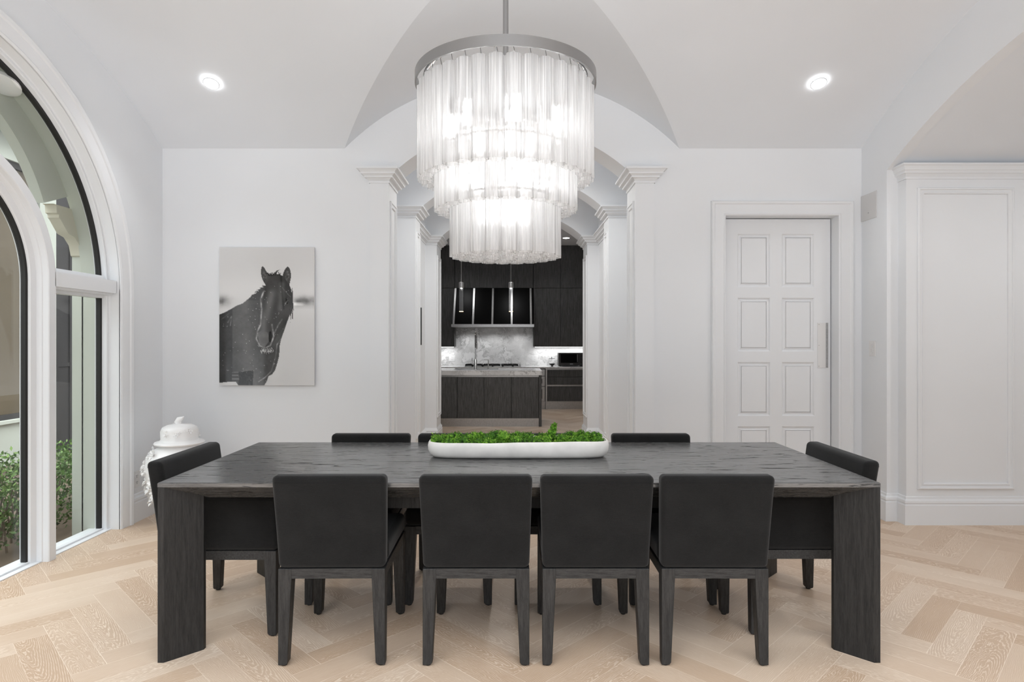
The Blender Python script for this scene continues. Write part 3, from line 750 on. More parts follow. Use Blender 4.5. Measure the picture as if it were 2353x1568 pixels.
# ------------------------------------------------------------------ chandelier
HX, HY = -.032, 3.17
ch = thing('chandelier', 'large three-tier chandelier of clear ribbed glass tubes hanging above the table', 'chandelier', (HX, HY, 2.64))
b = MB(); b.lathe([(.452, 0), (.455, .002), (.455, .048), (.452, .05), (.447, .05), (.447, 0)], 96, cap0=False, cap1=False)
lo = MB(); b.v, b.f = [], []
n = 96; pr = [(.455, 0), (.455, .05), (.446, .05), (.446, 0)]
b.loft([[(r*math.cos(2*PI*i/n), r*math.sin(2*PI*i/n), z) for r, z in pr] for i in range(n+1)], False, False)
b.build('ring_band', 'ring', ch, smooth=30)
b = MB()
for (R, z, r_) in ((.405, .035, .009), (.325, -.325, .006), (.245, -.565, .006)):
    b.loft([[((R+r_*math.cos(t))*math.cos(2*PI*i/64), (R+r_*math.cos(t))*math.sin(2*PI*i/64), z+r_*math.sin(t)) for t in lin(0, 2*PI, 7)[:-1]] for i in range(65)], False, False)
    for q in range(3):
        a = q*2*PI/3+.4; b.tube([(0, 0, z), (R*math.cos(a), R*math.sin(a), z)], .005, 6)
b.build('frame', 'chrome', ch, smooth=40)
b = MB(); b.tube([(0, 0, vault(HY)-2.64), (0, 0, -.62)], .014, 16); b.build('stem', 'ring', ch, smooth=40)
b = MB(); b.lathe([(.02, -.04), (.075, -.035), (.08, -.005), (.08, .01)], 32, (0, 0, vault(HY)-2.64)); b.build('canopy', 'satin_metal', ch, smooth=40)
def tubemesh(r0, L_):
    n = 42; b = MB()
    def lp(r, z, k=.11): return [(r*(1+k*math.cos(7*2*PI*i/n))*math.cos(2*PI*i/n), r*(1+k*math.cos(7*2*PI*i/n))*math.sin(2*PI*i/n), z) for i in range(n)]
    b.loft([lp(r0*.8, L_), lp(r0, L_-.006), lp(r0*.97, L_*.5), lp(r0, .004), lp(r0*.99, 0), lp(r0*.90, 0), lp(r0*.88, .03)], False, False)
    return b
def tier(count, R, z0, L_, r0, hook_z, extra=0, ph=0):
    src = None
    for i in range(count):
        a = 2*PI*(i+ph)/count
        if src is None:
            src = tubemesh(r0, L_).build('glass_tube', 'tube', ch, smooth=50); o = src
        else:
            o = src.copy(); COL.objects.link(o); o.parent = ch
        o.location = (R*math.cos(a), R*math.sin(a), z0); o.rotation_euler = (0, 0, a)
T1, T2, T3 = (2.162-2.64, .462), (2.01-2.64, .318), (1.78-2.64, .325)
tier(34, .405, T1[0], T1[1], .0365, 0)
tier(27, .322, T2[0], T2[1], .0365, 0, ph=.5)
tier(20, .243, T3[0], T3[1], .0365, 0, ph=.25)
tier(12, .160, T3[0]+.002, T3[1]-.01, .0365, 0)
tier(5, .075, T3[0]+.002, T3[1]-.01, .0365, 0)
b = MB()
for R, c, z, ph in ((.405, 34, -.016, 0), (.322, 27, -.312, .5), (.243, 20, -.535, .25)):
    for i in range(c):
        a = 2*PI*(i+ph)/c; p = Vector((R*math.cos(a), R*math.sin(a), z)); b.tube([p+Vector((0, 0, -.006)), p+Vector((.006, 0, .012)), p+Vector((0, 0, .045))], .0022, 5)
hk = b.build('hooks', 'chrome', ch); hk['kind'] = 'stuff'
for R, c, z, ph, pw in ((.27, 7, -.165, .21, PW_CH), (.20, 5, -.43, .2, PW_CH), (.10, 3, -.60, .25, PW_CH)):
    for i in range(c):
        a = 2*PI*(i+ph)/c-PI/2; p = (R*math.cos(a), R*math.sin(a), z)
        b = MB(); b.lathe([(.004, -.03), (.016, -.022), (.019, -.008), (.014, .012), (.008, .022)], 16); bl = b.build('bulb', 'bulb', ch, smooth=60, loc=p)
        b = MB(); b.lathe([(.011, .02), (.011, .06)], 12); b.build('socket', 'satin_metal', bl, smooth=40)
        light('bulb_light', 'POINT', (p[0], p[1], p[2]-.034-.03), pw, .03, ch)

# ------------------------------------------------------------------ recessed lights
def downlight(label, x, y, z, nrm, r=.049, pw=20, grp=None, cat='light'):
    t = thing('recessed_light', label, cat, (x, y, z), 0, grp)
    t.rotation_euler = Vector((0, 0, -1)).rotation_difference(Vector(nrm)).to_euler()
    b = MB(); b.lathe([(r+.007, .004), (r+.007, -.002), (r+.001, -.003), (r-.002, .004)], 40, cap0=False, cap1=False); b.build('trim_ring', 'ceil', t, smooth=30)
    b = MB(); b.lathe([(r+.0005, -.0035), (r+.0005, .012)], 40); b.build('lens', 'lamp', t)
    if pw: light('downlight', 'SPOT', (0, 0, -.012), pw, r*.9, t, spot=math.radians(125))
    return t
def vnorm(y):
    d = y-VC; return Vector((0, -d, -math.sqrt(VR*VR-d*d))).normalized()
for x, lb in ((-2.148, 'lit recessed ceiling light on the window side of the vault'), (2.19, 'lit recessed ceiling light on the door side of the vault')):
    y = 4.475; downlight(lb, x, y, vault(y)-.016, vnorm(y), pw=PW_DL, grp='recessed lights in the vaulted ceiling')

# ------------------------------------------------------------------ ginger jar in the corner
jr = thing('ginger_jar', 'tall white porcelain lidded jar with raised flowers in the corner by the window', 'jar', (-2.44, 4.60, 0))
b = MB(); b.lathe([(.125, 0), (.13, .015), (.125, .04), (.15, .12), (.19, .26), (.222, .38), (.228, .45), (.21, .52), (.165, .57), (.135, .585), (.128, .602)], 48); b.build('body', 'ceramic', jr, smooth=60)
b = MB(); b.lathe([(.13, .600), (.165, .606), (.169, .614), (.164, .622), (.135, .628), (.124, .640), (.126, .70), (.115, .726), (.085, .742), (.03, .750), (.02, .752)], 48); ld = b.build('lid', 'ceramic', jr, smooth=50)
b = MB(); b.tube([(0, 0, .745), (-.012, 0, .765), (-.002, 0, .782), (.02, 0, .792), (.032, 0, .803)], [.018, .026, .022, .012, .003], 12); b.build('finial', 'ceramic', ld, smooth=60)
rnd = random.Random(5)
def petals(b, c, nrm, size):
    nrm = Vector(nrm).normalized(); c = Vector(c); a = nrm.cross(Vector((0, 0, 1))).normalized(); u = nrm.cross(a)
    for k in range(5):
        t = 2*PI*k/5+rnd.random(); d = a*math.cos(t)+u*math.sin(t); s_ = d.cross(nrm)
        p = c+d*size*.2; q = c+d*size+nrm*size*.35
        b.add([p, p+(q-p)*.5+s_*size*.3+nrm*size*.2, q, p+(q-p)*.5-s_*size*.3+nrm*size*.2, p-nrm*.006+(q-p)*.4], [(0, 1, 2, 3), (0, 4, 1), (1, 4, 2), (2, 4, 3), (3, 4, 0)])
    b.lathe([(size*.05, -.004), (size*.3, .003), (size*.1, size*.3)], 8, tuple(c))
def rbody(z):
    P = [(.125, .04), (.15, .12), (.19, .26), (.222, .38), (.228, .45), (.21, .52), (.165, .57)]
    for (r0, z0), (r1, z1) in zip(P, P[1:]):
        if z0 <= z <= z1: return r0+(r1-r0)*(z-z0)/(z1-z0)
    return .15
for i in range(56):
    b = MB(); a = rnd.gauss(math.radians(205), .55); z = rnd.uniform(.20, .56); r = rbody(z)
    petals(b, (r*math.cos(a), r*math.sin(a), z), (math.cos(a), math.sin(a), .35), rnd.uniform(.022, .044)); b.build('flower', 'ceramic', jr)
for i in range(28):
    b = MB(); a = rnd.uniform(0, 2*PI); z = rnd.uniform(.655, .735); r = .126 if z < .70 else .122-(z-.70)*1.0
    petals(b, (r*math.cos(a), r*math.sin(a), z), (math.cos(a), math.sin(a), .5), rnd.uniform(.014, .026)); b.build('flower', 'ceramic', ld)

# ------------------------------------------------------------------ horse picture
HPX0, HPX1, HPZ0, HPZ1 = -2.357, -1.592, 1.0, 2.113
hp = thing('horse_picture', 'frameless glossy black and white photograph of a dark horse on the back wall', 'picture', ((HPX0+HPX1)/2, YB, (HPZ0+HPZ1)/2))
pw_, ph_ = HPX1-HPX0, HPZ1-HPZ0
b = MB(); b.box(-pw_/2, pw_/2, -.030, -.014, -ph_/2, ph_/2); b.build('panel', 'switch', hp, bevel=.001)
b = MB(); b.box(-pw_*.35, pw_*.35, -.014, -.0005, -ph_*.35, ph_*.35); b.build('mount', 'steel', hp)
def horse(nx, ny):
    X, Y = np.meshgrid(np.linspace(110, 1000, nx), np.linspace(120, 1425, ny)); R_ = np.random.RandomState(4)
    def inside(poly):
        P = np.array(poly, float); r = np.zeros(X.shape, bool); j = len(P)-1
        for i in range(len(P)):
            c = ((P[i, 1] > Y) != (P[j, 1] > Y)); 
            with np.errstate(divide='ignore', invalid='ignore'):
                xi = (P[j, 0]-P[i, 0])*(Y-P[i, 1])/(P[j, 1]-P[i, 1])+P[i, 0]
            r ^= c & (X < xi); j = i
        return r
    def dist(poly):
        P = np.array(poly, float); d = np.full(X.shape, 1e9)
        for (ax, ay), (bx, by) in zip(P, P[1:]):
            l2 = (bx-ax)**2+(by-ay)**2+1e-9; t = np.clip(((X-ax)*(bx-ax)+(Y-ay)*(by-ay))/l2, 0, 1)
            d = np.minimum(d, np.hypot(X-ax-t*(bx-ax), Y-ay-t*(by-ay)))
        return d
    def fbm(s, seed):
        r = np.random.RandomState(seed); o_ = np.zeros(X.shape); amp = 1
        for k in range(4):
            g = r.rand(40, 40); gx, gy = (X/s*(2**k)) % 38, (Y/s*(2**k)) % 38
            ix, iy = gx.astype(int), gy.astype(int); fx, fy = gx-ix, gy-iy
            o_ += amp*((g[iy, ix]*(1-fx)+g[iy, ix+1]*fx)*(1-fy)+(g[iy+1, ix]*(1-fx)+g[iy+1, ix+1]*fx)*fy-.5); amp *= .5
        return o_
    body = [(110, 1430), (110, 755), (160, 735), (225, 700), (270, 672), (330, 650), (380, 608), (415, 580), (440, 566), (490, 524), (545, 478), (520, 435), (505, 390), (500, 340), (508, 308), (517, 297), (532, 312), (550, 345), (585, 388), (600, 372), (612, 385), (625, 360), (650, 340), (682, 328), (655, 350), (645, 372), (672, 376), (704, 388), (709, 370), (722, 335), (740, 310), (752, 300), (770, 320), (780, 350), (784, 395), (776, 440), (768, 475), (786, 520), (800, 600), (806, 690), (790, 740), (772, 760), (745, 830), (722, 900), (690, 990), (675, 1060), (673, 1140), (655, 1215), (635, 1280), (605, 1322), (572, 1338), (556, 1385), (530, 1430)]
    bg = 206+14*np.exp(-((Y-560)/180)**2)-6*(Y/1425)
    trees = np.exp(-((Y-628)/42)**2)*(.55+1.2*np.clip(fbm(70, 2)+.25, 0, 1))
    bg = bg-85*trees*np.clip(1/(1+np.exp(-(X-815)/22))+1/(1+np.exp((X-205)/22)), 0, 1)
    bg = bg+60*np.exp(-((Y-655)/16)**4-((X-850)/48)**4); bg = np.where((Y > 700), np.minimum(bg, 214)+4, bg)
    tone = 70+14*fbm(90, 3)+7*fbm(18, 5)
    tone = tone-22*(X < 235)*(Y > 700)
    neck = np.exp(-((X-350-.12*(Y-900))/110)**2)*(Y > 620); tone = tone+26*neck
    head = inside([(545, 478), (600, 380), (704, 388), (768, 475), (800, 600), (745, 830), (650, 960), (600, 1060), (530, 1075), (465, 1030), (455, 960), (500, 850), (505, 700)])
    tone = np.where(head, 62+14*fbm(70, 8), tone)
    tone += 44*np.exp(-(dist([(600, 560), (570, 700), (535, 830), (520, 950)])/42)**2)*head
    tone += 26*np.exp(-(dist([(700, 470), (690, 600), (680, 700)])/26)**2)*head
    tone = np.where(inside([(465, 930), (520, 900), (570, 930), (575, 1010), (540, 1060), (490, 1040)]), 104+12*fbm(30, 9), tone)
    tone = np.where(inside([(515, 330), (535, 350), (560, 400), (548, 440), (530, 440), (516, 390)]), 60+60*np.clip(fbm(14, 6)+.3, 0, 1), tone)
    tone = np.where(inside([(748, 320), (768, 350), (768, 400), (745, 440), (728, 410), (732, 350)]), 66+60*np.clip(fbm(14, 7)+.3, 0, 1), tone)
    tone = np.where(inside([(285, 1300), (430, 1285), (425, 1430), (285, 1430)]), 34+46*np.clip(fbm(10, 12)+.1, 0, 1), tone)
    st = inside([(228, 1300), (290, 1298), (296, 1385), (228, 1388)]); tone = np.where(st, np.where(np.sin(Y/5.2) > 0, 60, 104), tone)
    tone = np.where(np.hypot((X-588)/15, (Y-965)/52) < 1, 24, tone)
    tone = np.where(np.hypot((X-744)/11, (Y-622)/34) < 1, 20, tone)
    hi = lambda p, w_, a: a*np.exp(-(dist(p)/w_)**2)
    lt = hi([(528, 535), (498, 610), (508, 700), (497, 850), (468, 915), (458, 985), (490, 1050), (545, 1070), (590, 1048), (622, 960), (604, 850)], 7, 115)
    lt += hi([(700, 800), (660, 860), (628, 930)], 6, 90)+hi([(745, 600), (752, 620), (730, 655)], 6, 80)+hi([(700, 500), (760, 570), (795, 600)], 4, 60)
    lt += hi([(690, 985), (652, 1040), (640, 1150), (600, 1290), (540, 1350), (480, 1390)], 5, 70)
    lt += hi([(190, 830), (225, 770), (215, 860)], 5, 60)+hi([(130, 800), (170, 770), (200, 745)], 4, 50)
    tone = tone+lt*(.4+1.4*np.clip(fbm(34, 20)+.18, 0, 1))
    tone -= 22*np.exp(-(dist([(690, 395), (700, 560), (712, 700)])/10)**2)
    img = np.where(inside(body), np.clip(tone, 16, 225), bg)
    img = np.where(inside([(105, 1402), (190, 1393), (265, 1389), (292, 1432), (105, 1432)]), 206, img)
    r = np.random.RandomState(1)
    for k in range(46):       # forelock, mane wisps, tail of the halter hair
        x0, y0 = r.uniform(560, 680), r.uniform(372, 392); img = np.where(dist([(x0, y0), (x0+r.uniform(-14, 20), y0-r.uniform(4, 26))]) < 2.2, 40, img)
        x0, y0 = r.uniform(770, 800), r.uniform(500, 760); img = np.where(dist([(x0, y0), (x0+r.uniform(-6, 10), y0+r.uniform(20, 80))]) < 1.8, 60, img)
        x0, y0 = r.uniform(500, 620), r.uniform(1070, 1105); img = np.where(dist([(x0, y0), (x0+r.uniform(-8, 8), y0+r.uniform(6, 24))]) < 1.6, 176, img)
        x0, y0 = r.uniform(415, 540), 0; y0 = 590-(x0-415)*.88; img = np.where(dist([(x0, y0), (x0-r.uniform(4, 22), y0-r.uniform(-6, 10))]) < 1.8, 70, img)
    for k in range(150):
        x0, y0 = r.uniform(140, 790), r.uniform(480, 1400); img = np.where((np.hypot(X-x0, Y-y0) < r.uniform(1.5, 3.6)) & inside(body) , np.minimum(img+90, 215), img)
    return np.clip(img, 0, 255)
nx, ny = 200, 292
I = horse(nx, ny); g = I/255.0; g = np.where(g <= .04045, g/12.92, ((g+.055)/1.055)**2.4)
vs = [(-pw_/2+.001+(pw_-.002)*i/(nx-1), -.0306, ph_/2-.001-(ph_-.002)*j/(ny-1)) for j in range(ny) for i in range(nx)]
fs = [(j*nx+i, (j+1)*nx+i, (j+1)*nx+i+1, j*nx+i+1) for j in range(ny-1) for i in range(nx-1)]
me = bpy.data.meshes.new('print'); me.from_pydata(vs, [], fs)
ca = me.color_attributes.new('ink', 'FLOAT_COLOR', 'POINT'); gg = g.flatten(); arr = np.ones((len(vs), 4)); arr[:, 0] = gg; arr[:, 1] = gg; arr[:, 2] = gg
ca.data.foreach_set('color', arr.flatten())
m, nt, out = new_mat('photo_print'); p = bsdf(nt, out, sr(128), .06, 0, .5); a_ = N(nt, 'ShaderNodeAttribute', attribute_name='ink'); L(nt, a_.outputs['Color'], p.inputs['Base Color'])
me.materials.append(m); o = bpy.data.objects.new('print', me); COL.objects.link(o); o.parent = hp

# ------------------------------------------------------------------ small wall fittings
t = thing('speaker_grille', 'square pale grey flush grille high on the right wall above the switch', 'speaker', (WX, 4.966, 2.424))
b = MB(); b.box(-.006, 0, -.107, .107, -.104, .104); b.build('grille', 'grey', t, bevel=.002)
b = MB(); b.lathe([(.004, -.009), (.004, -.005)], 10, (0, -.0, -.06)); b.v = [(z_, x_, y_-.05) for x_, y_, z_ in [(v[0], v[1], v[2]+.06) for v in b.v]]; b.build('badge', 'steel', t)
t = thing('light_switch', 'white keypad light switch plate on the right wall beside the door', 'switch', (WX, 4.917, 1.30))
b = MB(); b.box(-.007, 0, -.042, .042, -.06, .06); b.build('plate', 'switch', t, bevel=.002)
for i in range(5):
    b = MB(); b.box(-.010, -.007, -.012, .012, -.038+i*.016, -.028+i*.016); b.build('button', 'switch', t, bevel=.001)
def outlet(label, x, y, z, side=False, k=1.0):
    t = thing('power_outlet', label, 'outlet', (x, y, z)); 
    if side: t.rotation_euler = (0, 0, PI/2)
    b = MB(); b.box(-.04*k, .04*k, -.006, 0, -.062, .062); b.build('plate', 'switch', t, bevel=.002)
    for dz in (-.024, .024):
        b = MB(); b.lathe([(.017, -.008), (.017, -.005)], 18, (0, 0, dz), ax='y'); so = b.build('socket', 'switch', t)
        b = MB(); b.box(-.008, -.006, -.0092, -.008, dz-.002, dz+.008); b.box(.006, .008, -.0092, -.008, dz-.002, dz+.008); b.box(-.0025, .0025, -.0092, -.008, dz-.011, dz-.006); b.build('slots', 'gasket', so)
    return t
outlet('white power outlet low on the window wall beside the jar', -WX, 4.715, .318, True)
# pull handle on the concealed hall door
t = thing('pull_handle', 'long black bar pull handle on the left side of the hall beyond the first arches', 'handle', (-1.145, 7.53, 1.535))
b = MB(); b.box(.042, .060, -.009, .009, -.225, .225); b.build('bar', 'black', t, bevel=.002)
for z in (-.217, .217): b = MB(); b.box(0, .045, -.009, .009, z-.008, z+.008); b.build('standoff', 'black', t)
# ------------------------------------------------------------------ kitchen
IY0, IY1 = 9.93, 10.88
isl = thing('kitchen_island', 'dark wood kitchen island with steel plinth under the marble worktop', 'kitchen island', (-.6, IY0, 0))
def ip(nm, mat, b, parent=None, bevel=0): return b.build(nm, mat, parent or isl, bevel=bevel, loc=(.6, -IY0, 0) if parent is None else None)
b = MB(); b.box(-1.72, .424, IY0+.022, IY0+.03, .13, .81); b.box(-1.75, .424, IY1-.03, IY1, 0, .815); ip('carcass', 'black', b)
for x0, x1 in ((-1.72, -.869), (-.869, -.445), (-.445, -.0103), (-.0103, .424)):
    gp = .005 if True else 0
    b = MB(); b.box(x0+gp, x1-(gp if x1 != -.445 else .001)+(0), IY0, IY0+.022, .135, .783); ip('door', 'cab', b, bevel=.001)
b = MB(); b.box(-1.75, .424, IY0+.004, IY0+.03, .787, .812); ip('steel_rail', 'steel', b)
b = MB(); b.box(-1.72, .424, IY0+.008, IY0+.028, 0, .131); ip('plinth', 'steel', b)
b = MB(); b.box(.426, .470, IY0-.004, IY1, 0, .8145); b.box(-1.79, -1.75, IY0-.004, IY1, 0, .8145); ip('end_panel', 'cab', b, bevel=.001)
SX0, SX1, SY0, SY1 = -.97, -.22, 10.36, 10.72
b = MB(); z0, z1 = .816, .889
b.box(-1.80, SX0, IY0-.012, IY1+.01, z0, z1); b.box(SX1, .474, IY0-.012, IY1+.01, z0, z1); b.box(SX0, SX1, IY0-.012, SY0, z0, z1); b.box(SX0, SX1, SY1, IY1+.01, z0, z1)
tag(b.build('island_worktop', 'marble'), 'thick white marble slab on top of the dark kitchen island', 'worktop')
t = thing('sink', 'undermounted steel sink let into the marble island top', 'sink', ((SX0+SX1)/2, (SY0+SY1)/2, .70))
hw, hd = (SX1-SX0)/2-.001, (SY1-SY0)/2-.001
b = MB(); b.box(-hw, hw, -hd, -hd+.008, 0, .186); b.box(-hw, hw, hd-.008, hd, 0, .186); b.box(-hw, -hw+.008, -hd, hd, 0, .186); b.box(hw-.008, hw, -hd, hd, 0, .186); b.box(-hw, hw, -hd, hd, -.006, .002); b.build('basin', 'steel', t)
b = MB(); b.lathe([(.035, .002), (.035, .006), (.02, .004)], 20); b.build('drain', 'chrome', t)
# spring faucet
t = thing('kitchen_faucet', 'tall chrome spring-neck faucet standing on the island top', 'faucet', (-.597, 10.28, .889))
b = MB(); b.lathe([(.03, 0), (.03, .012), (.024, .02), (.022, .16), (.014, .17)], 20); b.build('base', 'chrome', t, smooth=40)
b = MB(); b.tube([(0, 0, .15), (0, 0, .36)], .013, 12); b.build('pipe', 'chrome', t, smooth=40)
pts = [(0, 0, .36)]+[(0, .09-.09*math.cos(a), .52+.09*math.sin(a)) for a in lin(0, PI, 14)]+[(0, .18, .44)]
sp = []; acc = 0
P = [Vector(p) for p in pts]
def along(s):
    for a, c in zip(P, P[1:]):
        l = (c-a).length
        if s <= l: return a+(c-a)*(s/l), (c-a).normalized()
        s -= l
    return P[-1], (P[-1]-P[-2]).normalized()
tot = sum((c-a).length for a, c in zip(P, P[1:]))
for i in range(420):
    p, d = along(tot*i/419); n1 = Vector((1, 0, 0)); n2 = d.cross(n1); a = i*2*PI/12
    sp.append(p+n1*.017*math.cos(a)+n2*.017*math.sin(a))
b = MB(); b.tube(sp, .0035, 5); b.build('spring', 'chrome', t, smooth=60)
b = MB(); b.tube(pts, .009, 8); b.build('hose', 'black', t, smooth=60)
b = MB(); b.lathe([(.014, -.10), (.02, -.09), (.02, 0), (.014, .01)], 16, (0, .18, .43)); b.build('spray_head', 'chrome', t, smooth=40)
b = MB(); b.tube([(0, 0, .3), (0, .16, .36)], .006, 8); b.build('holder_arm', 'chrome', t, smooth=40)
b = MB(); b.tube([(-.02, 0, .085), (-.055, 0, .09), (-.055, 0, .19)], .008, 8); b.build('lever', 'chrome', t, smooth=40)
t = thing('filter_tap', 'small chrome tap with short sideways spout right of the spring faucet', 'tap', (-.39, 10.28, .889))
b = MB(); b.tube([(0, 0, 0), (0, 0, .165)], .009, 10); b.build('post', 'chrome', t, smooth=40)
b = MB(); b.tube([(0, 0, .158), (-.075, 0, .158)], .006, 8); b.build('spout', 'chrome', t, smooth=40)

# cabinets along the back wall
CY0, CYW = 12.45, KB-.016
def cab_unit(name, label, x0, x1, y0, y1, z0, z1, fronts, part='door', cat='cabinet', grp=None, rails=(), plinth=None, mat='cab', frame=False):
    t = thing(name, label, cat, ((x0+x1)/2, y0, z0), 0, grp); off = (-(x0+x1)/2, -y0, -z0)
    b = MB(); b.box(x0+.001, x1-.001, y0+.024, y1, z0 if plinth is None else z0+plinth, z1); b.build('body', 'cab', t, loc=off)
    for (a, c, d, e) in fronts:
        b = MB(); b.box(a+.003, c-.003, y0, y0+.022, d+.002, e-.002); p = b.build(part, mat, t, bevel=.001, loc=off)
        if frame:
            f = MB(); w_ = .05
            f.sweep([(a+.004, d+.003), (c-.004, d+.003), (c-.004, e-.003), (a+.004, e-.003)], [(0, y0), (0, y0-.012), (w_, y0-.012), (w_, y0)], XZ, True)
            f.build('steel_frame', 'steel', p)
    for (a, c, d, e) in rails:
        b = MB(); b.box(a, c, y0-.006, y0+.02, d, e); b.build('steel_rail', 'steel', t, loc=off)
    if plinth:
        b = MB(); b.box(x0, x1, y0+.06, y0+.085, z0, z0+plinth); b.build('plinth', 'steel', t, loc=off)
    return t
cab_unit('drawer_cabinet', 'dark base cabinet with three drawers below the toaster oven', .70, 2.0, CY0, CYW, 0, .813, [(.70, 2.0, .645, .782), (.70, 2.0, .49, .642), (.70, 2.0, .162, .455)], 'drawer', rails=[(.70, 2.0, .784, .812), (.70, 2.0, .458, .488)], plinth=.158)
cab_unit('range_cabinet', 'base cabinet with steel framed drawers below the cooktop', -1.25, .665, CY0-.02, CYW, 0, .813, [(x0, x1, z0, z1) for x0, x1 in ((-1.25, -.30), (-.30, .655)) for z0, z1 in ((.16, .455), (.46, .66), (.665, .80))], 'drawer', plinth=.155, frame=True)
b = MB(); b.box(.668, .697, CY0-.03, CY0+.4, 0, .813); tag(b.build('cabinet_post', 'steel'), 'narrow upright steel post between the two kitchen base cabinets', 'post')
cab_unit('corner_cabinet', 'dark base cabinet left of the cooktop behind the island', -2.4, -1.255, CY0, CYW, 0, .813, [(-2.4, -1.83, .16, .80), (-1.83, -1.255, .16, .80)], plinth=.155)
b = MB(); b.box(-2.4, 2.0, CY0-.03, CYW, .815, .842); tag(b.build('back_worktop', 'marble'), 'thin marble worktop running along the back kitchen wall', 'worktop')
b = MB(); b.box(-2.6, 2.6, KB-.014, KB-.001, .842, 2.0); struct(b.build('wall_backsplash', 'marble'))
UY = 12.70
cab_unit('wall_cabinet', 'tall dark wall cabinet right of the range hood', .435, 2.3, UY, CYW, 1.243, 2.43, [(.435, .985, 1.243, 2.43), (.985, 1.6, 1.243, 2.43), (1.6, 2.3, 1.243, 2.43)])
cab_unit('wall_cabinet', 'dark wall cabinet left of the range hood', -2.3, -1.165, UY, CYW, 1.243, 2.43, [(-2.3, -1.73, 1.243, 2.43), (-1.73, -1.165, 1.243, 2.43)])
cab_unit('top_cabinet', 'dark upper cabinet above the right wall cabinet, touching the ceiling', .435, 2.3, UY, CYW, 2.434, 3.298, [(.435, .985, 2.434, 3.297), (.985, 1.6, 2.434, 3.297), (1.6, 2.3, 2.434, 3.297)])
cab_unit('top_cabinet', 'dark upper cabinet right above the range hood', -1.160, .43, UY+.01, CYW, 2.434, 3.298, [(-1.16, -.65, 2.434, 3.297), (-.65, -.11, 2.434, 3.297), (-.11, .43, 2.434, 3.297)])
cab_unit('top_cabinet', 'dark upper cabinet above the left wall cabinet, touching the ceiling', -2.3, -1.165, UY, CYW, 2.434, 3.298, [(-2.3, -1.73, 2.434, 3.297), (-1.73, -1.165, 2.434, 3.297)])
# range hood
hd_ = thing('range_hood', 'black range hood with upright steel straps and steel rim over the cooktop', 'hood', (-.37, 12.3, 1.63))
ho = (.37, -12.3, -1.63)
b = MB(); b.loft([[(-1.155, 12.32, 1.69), (.415, 12.32, 1.69), (.415, CYW, 1.69), (-1.155, CYW, 1.69)], [(-1.145, 12.66, 2.425), (.415, 12.66, 2.425), (.415, CYW, 2.425), (-1.145, CYW, 2.425)]]); b.build('canopy', 'gloss_black', hd_, loc=ho)
for i in range(5):
    xb, xt = -1.150+i*.381, -1.140+i*.3785
    b = MB(); b.loft([[(xb-.018, 12.308, 1.69), (xb+.018, 12.308, 1.69), (xb+.018, 12.33, 1.69), (xb-.018, 12.33, 1.69)], [(xt-.018, 12.648, 2.425), (xt+.018, 12.648, 2.425), (xt+.018, 12.67, 2.425), (xt-.018, 12.67, 2.425)]]); b.build('strap', 'steel', hd_, loc=ho)
b = MB(); b.box(-1.19, .434, 12.27, CYW, 1.632, 1.688); b.build('rim', 'steel', hd_, bevel=.002, loc=ho)
# cooktop
ck = thing('cooktop', 'steel gas cooktop with black grates under the range hood', 'cooktop', (-.385, 12.6, .8435))
b = MB(); b.box(-.555, .555, -.11, .30, 0, .018); b.build('tray', 'steel', ck, bevel=.002)
b = MB(); b.box(.53, .56, -.12, .30, .0, .052); b.build('end_trim', 'steel', ck)
for i in range(3):
    x0 = -.55+i*.36; b = MB()
    for j in range(4): b.box(x0+.02+j*.095, x0+.045+j*.095, -.09, .28, .025, .05)
    for yy in (-.09, .09, .26): b.box(x0, x0+.335, yy, yy+.025, .022, .05)
    for xx, yy in ((x0, -.09), (x0+.32, -.09), (x0, .26), (x0+.32, .26)): b.box(xx, xx+.02, yy, yy+.02, .015, .03)
    b.build('grate', 'black', ck)
for i in range(5):
    b = MB(); b.lathe([(.02, -.03), (.022, -.005), (.022, 0)], 16, (-.4+i*.2, -.11, .024), ax='y'); b.v = [(v[0], v[1]+0, v[2]) for v in b.v]; b.build('knob', 'black', ck, smooth=40)
# toaster oven
to = thing('toaster_oven', 'dark countertop toaster oven on the back worktop', 'oven', (1.20, 12.66, .843))
b = MB(); b.box(-.255, .255, 0, .34, .018, .275); b.build('body', 'screen', to, bevel=.006)
b = MB(); b.box(-.215, .135, -.012, .0, .075, .25); dd = b.build('door', 'gloss_black', to, bevel=.003)
b = MB(); b.box(-.22, .14, -.008, .0, .03, .072); b.build('lower_panel', 'screen', to)
b = MB()
for i, w_ in enumerate((.010, .012, .010, .012)): b.box(-.03+i*.016, -.03+i*.016+w_, -.0095, -.008, .045, .056)
b.build('badge', 'satin_metal', to)
b = MB(); b.tube([(.118, -.012, .09), (.118, -.03, .095), (.118, -.03, .235), (.118, -.012, .24)], .006, 8); b.build('handle', 'steel', dd, smooth=40)
for z in (.085, .15, .215): b = MB(); b.lathe([(.022, -.022), (.024, -.004), (.024, 0)], 20, (.195, 0, z), ax='y'); b.build('knob', 'black', to, smooth=40)
for x in (-.22, .22):
    for y in (.03, .3): b = MB(); b.box(x-.02, x+.02, y-.02, y+.02, 0, .02); b.build('foot', 'black', to)
